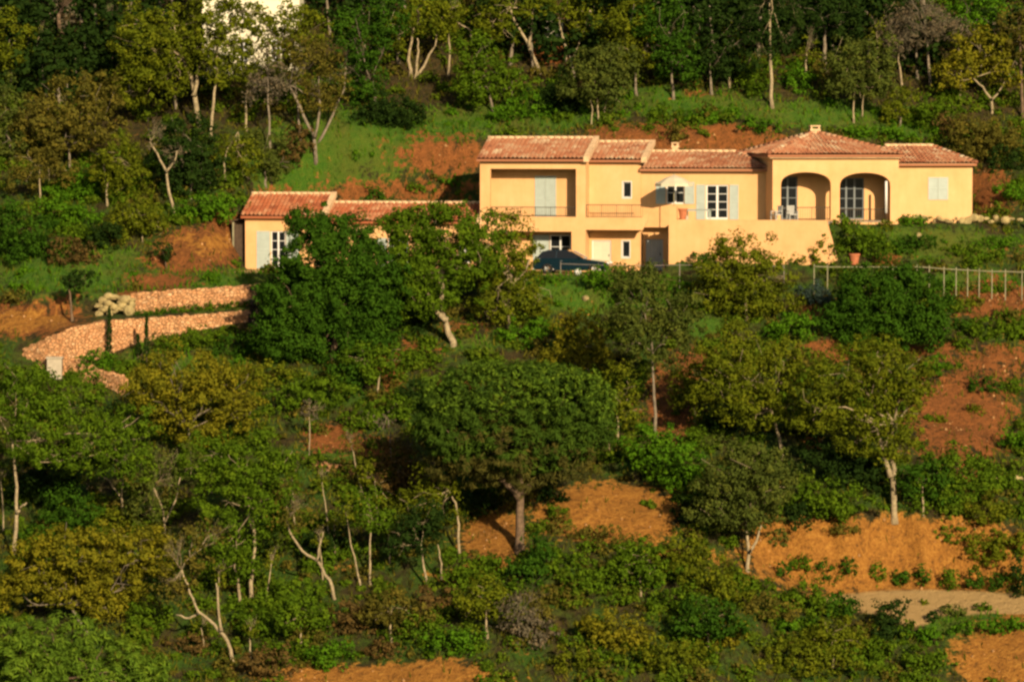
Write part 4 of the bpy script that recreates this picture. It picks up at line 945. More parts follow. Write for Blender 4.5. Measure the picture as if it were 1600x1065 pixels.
oak('yellowish olive tree touching the top of the umbrella pine', [(905, 525, 48, 36), (925, 560, 40, 26), (885, 560, 36, 22), (940, 590, 28, 30)], 'yellow', (912, 600), dens=.85)
oak('olive tree in front of the ochre terrace wall', [(1155, 398, 42, 34), (1125, 425, 42, 34), (1196, 432, 44, 36), (1165, 462, 58, 34), (1115, 465, 34, 26), (1215, 462, 30, 24)], 'olive', (1165, 500), [[(1165, 500), (1166, 480), (1162, 440)]], r0=.16, bark='pale_bark', dens=.95)
oak('dense round dark green tree just below the rail fence', [(1365, 462, 66, 48), (1430, 475, 56, 44), (1385, 512, 86, 32), (1330, 490, 40, 38), (1400, 440, 46, 24), (1455, 505, 38, 24)], 'dark', (1385, 548), dens=1.25, bark='bark', gap=1.6)
oak('mid height oak left of the tall pale trunked oak', [(1140, 560, 52, 42), (1190, 590, 56, 44), (1130, 615, 50, 40), (1185, 640, 48, 36), (1225, 560, 34, 30), (1150, 525, 34, 20), (1235, 625, 30, 34)], 'olive', (1222, 718), [[(1222, 718), (1218, 685), (1205, 640)]], r0=.15, bark='pale_bark', dens=.9)
oak('tall oak with a thick pale forked trunk above the ochre bank', [(1325, 590, 54, 44), (1400, 585, 48, 50), (1285, 630, 48, 44), (1350, 640, 56, 44), (1405, 645, 44, 52), (1380, 695, 42, 26), (1335, 685, 34, 24), (1370, 550, 50, 26), (1430, 610, 24, 34)], 'olive', (1398, 812), [[(1398, 812), (1396, 760), (1394, 720), (1397, 660)], [(1392, 745), (1380, 705), (1372, 670)]], r0=.24, bark='pale_bark', dens=.85)
oak('small round oak with a straight white trunk left of the ochre bank', [(1150, 735, 58, 44), (1185, 765, 52, 42), (1125, 785, 44, 40), (1180, 715, 40, 26), (1165, 800, 48, 26), (1215, 750, 36, 36)], 'grey', (1168, 892), [[(1168, 892), (1169, 850), (1166, 810)], [(1172, 862), (1182, 845), (1190, 820)]], r0=.15, bark='pale_bark', dens=1.0)
oak('broad yellow olive oak below the lowest stone wall', [(285, 590, 76, 42), (330, 630, 64, 42), (235, 605, 44, 36), (300, 665, 60, 32), (250, 570, 40, 22), (355, 595, 44, 34), (375, 650, 34, 24)], 'yellow', (300, 730), dens=.95, bark='grey_bark')
oak('bushy green oak with paired pale trunks left of the edging wall', [(385, 725, 68, 46), (425, 770, 44, 38), (350, 848, 48, 44), (415, 800, 38, 36), (345, 775, 42, 40), (370, 880, 36, 26), (430, 715, 36, 34)], 'mid', (388, 942), [[(388, 942), (395, 890), (398, 840), (392, 790)], [(376, 942), (372, 905), (366, 880)]], r0=.16, bark='pale_bark', dens=1.05)
oak('dark green spreading oak at the left edge below the gate pillar', [(45, 618, 54, 42), (110, 625, 56, 42), (165, 690, 68, 40), (60, 680, 56, 46), (130, 700, 56, 38), (205, 725, 40, 30), (16, 590, 28, 26), (200, 660, 40, 24)], 'mid', (22, 872), [[(22, 872), (26, 800), (24, 740), (20, 690)], [(26, 800), (36, 788), (42, 785)]], r0=.15, bark='pale_bark', dens=1.0)
oak('low yellow olive canopy filling the lower left corner above the pine', [(60, 880, 62, 42), (130, 860, 66, 42), (205, 855, 58, 38), (110, 915, 70, 32), (190, 910, 50, 36), (35, 925, 46, 26), (250, 865, 32, 30), (165, 945, 40, 22)], 'yellow', (140, 990), dens=1.15)
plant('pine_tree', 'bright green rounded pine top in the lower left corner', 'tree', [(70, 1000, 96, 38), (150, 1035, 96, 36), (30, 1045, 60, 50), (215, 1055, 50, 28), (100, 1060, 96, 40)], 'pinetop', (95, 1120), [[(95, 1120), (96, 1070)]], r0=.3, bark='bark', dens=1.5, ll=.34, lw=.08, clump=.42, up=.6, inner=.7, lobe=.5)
oak('half bare oak with a long leaning pale trunk beside the lower left canopy', [(285, 885, 30, 46), (318, 840, 34, 36), (262, 920, 22, 30)], 'brown', (366, 1036), [[(366, 1036), (355, 1000), (335, 975), (310, 955), (296, 925), (284, 890)], [(346, 985), (341, 950), (338, 910)], [(312, 955), (296, 965), (275, 960)]], r0=.13, bark='pale_bark', dens=.35, twigs=6)
oak('bare pale trunk leaning left below the edging wall', [(470, 800, 34, 30), (455, 770, 26, 26)], 'brown', (526, 936), [[(526, 936), (515, 905), (498, 878), (472, 860), (455, 835), (447, 812)], [(495, 876), (500, 850), (505, 830)]], r0=.12, bark='pale_bark', dens=.3, twigs=5)
oak('small green topped tree on a thin straight pale trunk below the edging wall', [(580, 800, 30, 26), (560, 775, 20, 20), (600, 815, 20, 18)], 'mid', (579, 912), [[(579, 912), (578, 860), (578, 820)]], r0=.09, bark='pale_bark', dens=.9)
oak('thin bent sapling with a pale stem just left of the small green topped tree', [(545, 790, 20, 24)], 'olive', (565, 916), [[(565, 916), (556, 880), (548, 850), (543, 815)]], r0=.075, bark='pale_bark', dens=.7, twigs=3)
oak('thin tree with a curved pale trunk rising past the edging wall end', [(545, 695, 20, 20)], 'brown', (562, 790), [[(562, 790), (564, 760), (556, 730), (552, 705)]], r0=.09, bark='pale_bark', dens=.3, twigs=6)
oak('dead white stem standing in front of the small red earth patch', [(484, 640, 14, 16)], 'twig', (483, 712), [[(483, 712), (484, 670), (482, 640)]], r0=.06, bark='pale_bark', dens=.15, twigs=5)
oak('dark rusty bush tree with a pale stem left of the umbrella pine', [(628, 718, 34, 32), (610, 745, 24, 26), (650, 750, 28, 26)], 'rust', (625, 800), [[(625, 800), (625, 765), (622, 735)]], r0=.09, bark='pale_bark', dens=.9)
oak('small yellowish oak with a bent pale trunk at the left foot of the umbrella pine', [(688, 752, 34, 22), (665, 775, 26, 20), (640, 800, 36, 28), (690, 790, 34, 24)], 'olive', (718, 864), [[(718, 864), (717, 820), (712, 785), (700, 765)]], r0=.10, bark='pale_bark', dens=.8)
oak('twiggy dark tree on two short pale stems left of the ochre patch', [(650, 830, 36, 30), (670, 805, 30, 26), (625, 850, 26, 22)], 'deep', (672, 922), [[(672, 922), (662, 885), (658, 850)], [(690, 905), (690, 880), (684, 850)]], r0=.10, bark='pale_bark', dens=.85)
oak('thin dead trunk with few twigs above the red earth left of the pine', [(600, 665, 24, 26)], 'twig', (612, 722), [[(612, 722), (610, 680), (605, 650)]], r0=.06, bark='grey_bark', dens=.12, twigs=7)
oak('olive tree on pale stems against the right flank of the umbrella pine', [(962, 602, 32, 36), (985, 640, 22, 30), (950, 650, 20, 24)], 'olive', (965, 698), [[(965, 698), (966, 660), (964, 630)], [(952, 696), (950, 670), (946, 655)]], r0=.10, bark='pale_bark', dens=.75)
oak('leafless grey branches rising in the dark hollow at left', [(160, 735, 30, 22), (200, 720, 26, 22)], 'twig', (193, 818), [[(193, 818), (191, 780), (170, 750), (150, 738)], [(190, 775), (192, 745), (196, 715)]], r0=.09, bark='pale_bark', dens=.1, twigs=6)
oak('greyish half bare tree between the yellow olive oak and the paired trunks', [(245, 760, 40, 38), (275, 720, 30, 28), (230, 800, 30, 26)], 'grey', (262, 845), [[(262, 845), (255, 800), (240, 760)], [(258, 815), (275, 780), (282, 745)]], r0=.09, bark='pale_bark', dens=.4, twigs=6)
for st, lb in (([(461, 826), (459, 790), (456, 745)], 'thin pale stem rising left of the leaning bare trunk'), ([(514, 834), (510, 800), (503, 752)], 'thin crooked pale stem right of the leaning bare trunk'), ([(524, 866), (521, 845), (523, 825)], 'short pale stem in the dark thicket beside the thin stems'), ([(343, 968), (341, 930), (342, 900)], 'upright pale stem behind the leaning half bare oak'),
               ([(319, 1024), (318, 1000), (314, 980)], 'short pale stem left of the foot of the leaning half bare oak'), ([(392, 1028), (391, 1005), (390, 986)], 'short upright pale stem near the bottom edge'), ([(5, 830), (4, 790), (1, 750)], 'pale stem at the very left edge in the dark hollow'), ([(610, 880), (606, 850), (610, 820)], 'pale stem between the small green topped tree and the twiggy dark tree'), ([(505, 905), (503, 880), (499, 850)], 'pale stem just behind the leaning bare trunk'), ([(415, 955), (418, 920), (424, 880)], 'pale stem right of the paired trunks')):
    oak(lb, [(st[-1][0] + 2, st[-1][1] - 6, 13, 16)], 'olive', st[0], [st], r0=.07, bark='pale_bark', dens=.35, twigs=4, ll=.18, lw=.11)
for st, lb in (([(738, 62), (736, 48), (722, 40), (704, 28)], 'bare pale fork leaning left above the rounded olive green tree'), ([(216, 70), (212, 45), (205, 25), (199, 6)], 'thin pale stem at the top above the bright olive green oak'), ([(1050, 112), (1050, 90), (1047, 70)], 'short pale stem in the dense tree above the long low wing'), ([(1259, 122), (1259, 100), (1260, 82)], 'thin pale stem between the thin pine and the dark crowned pine'),
               ([(165, 118), (164, 80), (168, 40)], 'thin pale stem in the dark hollow at the upper left'), ([(60, 140), (62, 100), (58, 70)], 'grey stem left of the broken dead trunk'), ([(700, 110), (703, 75), (698, 40)], 'straight pale stem right of the cork oak trunks'), ([(955, 80), (958, 50), (968, 15)], 'slanting pale stem above the round grey olive tree'), ([(1140, 128), (1138, 90), (1142, 60)], 'grey stem in the very dark tree left of the thin pine'),
               ([(1370, 128), (1372, 95), (1370, 60)], 'pale stem right of the round dark green tree'), ([(1500, 150), (1502, 115), (1498, 75)], 'grey stem left of the yellow olive oak'), ([(545, 130), (541, 90), (548, 50)], 'pale slanting stem at the left of the tall dark green tree'), ([(385, 200), (384, 165), (388, 130)], 'grey stem left of the grey bare tree'), ([(140, 240), (143, 215), (138, 190)], 'pale stem under the broad brownish oak')):
    oak(lb, [(st[-1][0] + 3, st[-1][1] - 4, 20, 20)], 'olive', st[0], [st], r0=.11, bark='pale_bark', dens=.3, twigs=4, ll=.2, lw=.12, dy=-.6)
for lb, e, mt, base, st in (('small olive tree with a pale stem at the bottom centre beside the grey twiggy bush', [(760, 930, 34, 28), (785, 950, 26, 20), (735, 945, 24, 20)], 'olive', (762, 996), [(762, 996), (760, 965), (758, 940)]),
                          ('small oak with a pale stem below the orange earth', [(1000, 870, 34, 26), (1025, 888, 28, 20), (975, 885, 26, 18)], 'mid', (1002, 930), [(1002, 930), (1000, 905), (1001, 880)]),
                          ('small dark oak standing in the foreground mass left of the road', [(1105, 960, 38, 28), (1080, 978, 28, 20), (1135, 975, 28, 22)], 'dark', (1108, 1022), [(1108, 1022), (1106, 990), (1104, 970)]),
                          ('small olive oak at the bottom right in front of the road', [(1300, 985, 36, 26), (1325, 1000, 26, 18), (1275, 1000, 26, 18)], 'olive', (1302, 1046), [(1302, 1046), (1300, 1015), (1301, 995)]),
                          ('small brownish oak above the bottom ochre patch', [(610, 945, 34, 26), (640, 955, 26, 22), (585, 960, 24, 18)], 'brown', (612, 1006), [(612, 1006), (610, 975), (612, 950)]),
                          ('small green oak between the bare leaning trunk and the bottom edge', [(470, 955, 34, 26), (495, 965, 26, 20), (448, 968, 24, 18)], 'mid', (472, 1015), [(472, 1015), (470, 985), (471, 965)]),
                          ('small oak on a pale stem between the edging wall and the rusty tree', [(585, 740, 28, 22), (605, 775, 22, 18)], 'olive', (590, 800), [(590, 800), (588, 775), (586, 750)]),
                          ('small green oak below the broad yellow olive oak', [(330, 705, 36, 26), (300, 725, 28, 20), (355, 720, 26, 18)], 'mid', (330, 770), [(330, 770), (331, 740), (330, 715)]),
                          ('small oak between the slender grey green tree and the mid height oak', [(1085, 590, 30, 26), (1070, 615, 24, 20), (1105, 610, 24, 20)], 'olive', (1086, 660), [(1086, 660), (1085, 630), (1086, 600)]),
                          ('small green oak on the slope left above the umbrella pine', [(605, 560, 30, 22), (580, 575, 24, 18), (560, 555, 26, 18)], 'mid', (590, 622), [(590, 622), (592, 595), (595, 570)]),
                          ('small dark oak at the right edge of the slope beside the pale rocks', [(1440, 745, 36, 28), (1465, 765, 28, 20)], 'dark', (1444, 806), [(1444, 806), (1442, 780), (1441, 755)])):
    oak(lb, e, mt, base, [st], r0=.09, bark='pale_bark', dens=.95, gap=2.1)
# --- wooded hill behind, from left to right
H = dict(ll=.22, lw=.135)
oak('yellow green tree at the very left edge of the woods', [(15, 55, 30, 42), (25, 95, 26, 26)], 'olive', (20, 150), **H)
oak('broken dead trunk with a tapering tan stem in the dark woods at upper left', [(95, 20, 26, 22)], 'twig', (100, 132), [[(100, 132), (101, 90), (95, 50), (92, 22)], [(86, 128), (86, 105), (84, 88)], [(112, 128), (113, 105), (118, 95)]], r0=.34, bark='bark', dens=.15, twigs=5)
oak('bright olive green oak left of the gap of sky', [(235, 80, 58, 48), (215, 135, 38, 30), (272, 35, 34, 34), (265, 110, 40, 34), (215, 40, 30, 26)], 'olive', (314, 200), [[(314, 200), (305, 155), (298, 118), (285, 90)], [(303, 150), (308, 120), (312, 95)]], r0=.24, bark='pale_bark', dens=1.0, **H)
oak('broad brownish oak at left under the dead trunk', [(105, 170, 66, 42), (60, 200, 44, 36), (155, 150, 36, 30), (150, 195, 40, 32), (95, 215, 46, 26)], 'brown', (110, 270), dens=1.0, **H)
oak('dark grey green tree beside the bare forked trunk', [(290, 215, 42, 42), (270, 250, 36, 34), (315, 250, 32, 40), (300, 285, 34, 26)], 'deep', (300, 312), dens=1.1, **H)
oak('bare forked pale trunk in front of the dark grey green tree', [(240, 215, 22, 18), (276, 240, 14, 18)], 'twig', (277, 343), [[(277, 343), (264, 300), (260, 268), (246, 240), (234, 222)], [(260, 268), (274, 250), (276, 236)]], r0=.13, bark='pale_bark', dens=.15, twigs=4)
oak('lacy olive tree with sky showing through its left part', [(335, 30, 40, 40), (352, 80, 32, 28), (312, 70, 26, 30), (345, 112, 34, 22), (372, 45, 34, 36), (384, 92, 28, 24), (405, 30, 26, 26), (330, 100, 26, 20), (318, 45, 16, 30)], 'olive', (328, 216), [[(328, 216), (334, 160), (340, 110), (338, 60)]], r0=.14, bark='pale_bark', dens=.75, twigs=3, **H)
oak('grey bare tree standing against the gap of sky', [(420, 105, 28, 36), (405, 140, 24, 22), (440, 135, 20, 24)], 'twig', (424, 286), [[(424, 286), (422, 230), (419, 165), (418, 120)]], r0=.13, bark='grey_bark', dens=.35, twigs=8)
oak('vase shaped grey tree with spreading limbs right of the gap of sky', [(490, 100, 40, 36), (520, 130, 28, 34), (470, 75, 30, 26), (500, 160, 30, 24)], 'brown', (494, 252), [[(494, 252), (490, 210), (468, 165), (452, 135)], [(492, 215), (500, 165), (498, 120)], [(497, 225), (520, 180), (538, 140), (540, 105)]], r0=.17, bark='grey_bark', dens=.5, twigs=6)
oak('thin olive crown high up between the sky gap and the dark green tree', [(455, 35, 40, 34), (485, 45, 30, 26), (430, 62, 26, 26), (440, 92, 28, 22), (400, 38, 22, 12), (350, 0, 40, 16), (462, 78, 22, 34), (430, 108, 34, 14)], 'olive', (470, 215), [[(470, 215), (462, 140), (458, 60)]], r0=.11, bark='grey_bark', dens=.7, **H)
oak('tall dark green tree right of the vase shaped tree', [(570, 60, 42, 52), (565, 120, 38, 42), (600, 30, 36, 34), (545, 40, 26, 30)], 'dark', (590, 172), dens=1.05, **H)
shrub('dark rounded thicket on the grass left above the two storey block', [(610, 172, 44, 26), (585, 180, 34, 22), (640, 175, 26, 22)], 'deep', dens=1.1)
oak('small grey olive tree with a curving pale stem left of the grey bare tree', [(368, 235, 26, 32), (385, 255, 22, 26)], 'olive', (352, 282), [[(352, 282), (350, 255), (356, 232), (372, 206)]], r0=.09, bark='pale_bark', dens=.8)
oak('grey green bushy tree at the foot of the grey bare tree', [(412, 235, 30, 34), (435, 250, 24, 28)], 'grey', (415, 288), dens=.95)
shrub('rusty twiggy bush left of the vase shaped tree', [(468, 222, 24, 26), (452, 240, 18, 16)], 'rust', dens=.8)
oak('layered brown tree on a thin white trunk at the left of the woods', [(62, 255, 46, 20), (85, 275, 34, 16), (40, 280, 30, 16)], 'brown', (64, 325), [[(64, 325), (62, 290), (62, 260)]], r0=.09, bark='pale_bark', dens=.8)
shrub('bright green rounded shrub under the layered brown tree', [(120, 285, 34, 28), (95, 300, 26, 18), (145, 300, 26, 18)], 'bright')
shrub('large green shrub at the left edge above the grass', [(40, 365, 44, 36), (15, 340, 26, 30), (65, 385, 34, 24)], 'dark', dens=1.1)
shrub('spreading green shrub right above the left edge shrub', [(90, 330, 42, 24), (130, 345, 34, 20)], 'bright')
oak('olive tree on a bent pale stem left of the bare forked trunk', [(190, 245, 34, 32), (200, 280, 36, 30), (165, 265, 26, 24)], 'olive', (168, 322), [[(168, 322), (168, 285), (161, 258), (150, 240)]], r0=.10, bark='pale_bark', dens=.95)
oak('low olive tree with a straight pale stem above the red bank', [(212, 335, 34, 28), (235, 345, 26, 24), (190, 350, 26, 22)], 'olive', (222, 378), [[(222, 378), (222, 350), (220, 325)]], r0=.07, bark='pale_bark', dens=.9)
shrub('dark bush in the hollow left of the red bank', [(160, 370, 26, 24)], 'deep', dens=1.2)
shrub('rusty brown bush on the grass above the stone walls', [(110, 390, 30, 22), (140, 400, 20, 14)], 'rust', dens=.8)
shrub('bright low bush between the forked trunk and the annex roof', [(325, 325, 44, 22), (300, 335, 28, 16), (355, 315, 20, 14)], 'bright')
oak('grey leaved tree at the left edge under the yellow green tree', [(18, 165, 30, 34), (12, 215, 26, 30)], 'grey', (15, 262), **H)
oak('dark little tree standing on the red bank left of the annex', [(256, 388, 14, 10), (262, 398, 10, 8)], 'deep', (262, 422), [[(262, 422), (258, 405), (254, 392)]], r0=.06, bark='bark', dens=.9, ll=.2, lw=.13, clump=.3)
oak('small flat dark tree beside the heap of pale boulders', [(125, 434, 24, 10), (108, 440, 16, 10), (120, 445, 18, 8)], 'deep', (113, 502), [[(113, 502), (111, 475), (107, 450)]], r0=.12, bark='bark', dens=1.0, ll=.2, lw=.13, clump=.3)
oak('cork oak with several pale twisting trunks above the grass', [(655, 20, 42, 26), (690, 30, 30, 24), (620, 50, 30, 34), (705, 10, 30, 20)], 'olive', (642, 120), [[(642, 120), (640, 78), (648, 38)], [(648, 118), (654, 80), (652, 60)], [(650, 118), (668, 92), (680, 72), (684, 42)]], r0=.17, bark='pale_bark', dens=.9, **H)
oak('rounded olive green tree right of the cork oak trunks', [(745, 80, 34, 32), (762, 112, 46, 34), (740, 135, 34, 28), (800, 130, 34, 22)], 'mid', (772, 178), dens=1.0, **H)
oak('oak with a long pale trunk leaning left at the top of the picture', [(800, 5, 44, 22), (768, 38, 30, 22), (840, 8, 26, 20), (790, 50, 24, 16)], 'olive', (845, 114), [[(845, 114), (828, 78), (810, 42), (797, 12)], [(826, 74), (832, 45), (832, 18)]], r0=.16, bark='pale_bark', dens=.8, **H)
oak('oak with upright branching pale trunks right of the leaning trunk', [(930, 22, 40, 26), (962, 40, 32, 26), (885, 12, 26, 20), (905, 45, 20, 18)], 'olive', (886, 98), [[(886, 98), (880, 60), (872, 28)], [(890, 96), (906, 65), (916, 42), (922, 16)]], r0=.14, bark='pale_bark', dens=.75, **H)
oak('round grey olive tree on short white stems above the villa', [(930, 112, 46, 36), (962, 100, 34, 30), (905, 130, 30, 26), (950, 140, 38, 24)], 'grey', (936, 192), [[(936, 192), (934, 170), (932, 140)], [(924, 190), (926, 172), (922, 155)], [(946, 192), (944, 172), (948, 155)]], r0=.09, bark='pale_bark', dens=1.05, **H)
shrub('dark bush at the left foot of the round grey olive tree', [(862, 150, 32, 22), (880, 165, 24, 16)], 'deep', dens=1.2)
shrub('bright spreading bush on the grass above the two storey roof', [(825, 168, 40, 17), (790, 178, 32, 12)], 'bright')
oak('olive tree high above the middle of the villa', [(985, 35, 42, 38), (1010, 75, 34, 32), (980, 80, 26, 26)], 'olive', (995, 150), **H)
oak('dense green tree above the long low wing', [(1045, 40, 44, 44), (1060, 90, 38, 36), (1020, 30, 30, 30)], 'dark', (1052, 155), **H)
oak('very dark tree left of the tall thin pine', [(1105, 50, 42, 46), (1120, 95, 42, 34), (1150, 60, 34, 40)], 'deep', (1112, 148), **H)
plant('pine_tree', 'tall thin pine with a bare straight pale trunk running out of the picture', 'tree', [(1196, 30, 34, 40), (1215, -10, 34, 30), (1185, 85, 24, 26), (1222, 70, 22, 26)], 'deep', (1207, 168), [[(1207, 168), (1204, 100), (1203, 40), (1203, -30)]], r0=.16, bark='pale_bark', dens=.5, ll=.3, lw=.09, twigs=3)
plant('pine_tree', 'dark crowned pine with a short thick grey trunk right of the tall thin pine', 'tree', [(1285, 22, 48, 30), (1250, 40, 32, 26), (1320, 30, 34, 26)], 'deep', (1290, 112), [[(1290, 112), (1289, 70), (1288, 40)]], r0=.20, bark='grey_bark', dens=1.0, ll=.3, lw=.1)
oak('round dark green tree on two white stems above the arches', [(1345, 95, 48, 40), (1318, 110, 32, 30), (1372, 115, 28, 30), (1345, 135, 44, 22)], 'grey', (1334, 192), [[(1334, 192), (1334, 160), (1336, 130)], [(1347, 182), (1348, 160), (1350, 140)]], r0=.09, bark='pale_bark', dens=1.1, **H)
plant('pine_tree', 'grey half dead pine with a fine haze of twigs and a straight trunk', 'tree', [(1440, 35, 56, 34), (1480, 50, 34, 26), (1405, 55, 30, 26)], 'twig', (1456, 140), [[(1456, 140), (1450, 90), (1446, 45)]], r0=.15, bark='grey_bark', dens=.55, ll=.25, lw=.07, twigs=8)
plant('pine_tree', 'thin grey dead pine left of the half dead pine', 'tree', [(1400, 70, 24, 22)], 'twig', (1410, 136), [[(1410, 136), (1406, 105), (1402, 75)]], r0=.11, bark='pale_bark', dens=.3, ll=.25, lw=.07, twigs=6)
oak('bright green leafy crown at the top right', [(1530, 18, 38, 28), (1500, 20, 24, 22)], 'bright', (1532, 130), **H)
oak('yellow olive oak with a white forked trunk at the right', [(1540, 78, 44, 32), (1492, 115, 34, 20), (1572, 108, 28, 26), (1515, 100, 34, 26)], 'yellow', (1550, 178), [[(1550, 178), (1549, 155), (1536, 136), (1520, 122)], [(1550, 155), (1562, 142), (1570, 128)]], r0=.13, bark='pale_bark', dens=.9, **H)
oak('brown trunked tree at the right edge of the woods', [(1592, 40, 36, 28), (1605, 75, 26, 26)], 'brown', (1598, 184), [[(1598, 184), (1596, 120), (1594, 70)]], r0=.16, bark='bark', dens=.7, **H)
shrub('green rounded bush under the grey half dead pine', [(1460, 172, 38, 26), (1430, 185, 26, 16)], 'mid', dens=1.0)
shrub('wide brownish thicket behind the right wing', [(1530, 212, 48, 32), (1570, 225, 36, 26), (1505, 235, 30, 18)], 'brown', dens=1.0)
shrub('rusty bush left of the wide brownish thicket', [(1488, 200, 26, 22)], 'rust', dens=.9)
oak('small olive tree between the white stemmed tree and the green bush', [(1408, 158, 26, 28), (1390, 175, 18, 18)], 'olive', (1408, 200), dens=.9)
for px, py, rx, ry, mt, lb in ((1340, 206, 28, 10, 'bright', 'low bright bush on the grass right above the pavilion roof'), (1190, 196, 30, 13, 'bright', 'low bright bush left of the pavilion chimney'), (1100, 182, 34, 13, 'bright', 'low bright bush above the red earth bank'),
        (1030, 180, 26, 13, 'mid', 'low green bush above the small wing chimney'), (1245, 124, 28, 22, 'bright', 'green bush between the thin pine and the dark crowned pine'), (1180, 130, 24, 22, 'mid', 'green bush at the left foot of the tall thin pine'),
        (1588, 300, 32, 16, 'bright', 'green bush on the red earth right of the villa'), (1400, 210, 30, 12, 'bright', 'low bright bush above the right wing roof'), (660, 292, 22, 10, 'mid', 'low bush behind the annex roof at left'), (705, 284, 18, 9, 'bright', 'small green bush beside the two storey block'), (585, 303, 14, 12, 'dark', 'small dark bush on the red earth above the annex ridge'),
        (1575, 250, 30, 20, 'deep', 'dark bush right of the wide brownish thicket'), (880, 185, 26, 10, 'mid', 'low bush left of the short white stems')):
    shrub(lb, [(px, py, rx, ry)], mt)
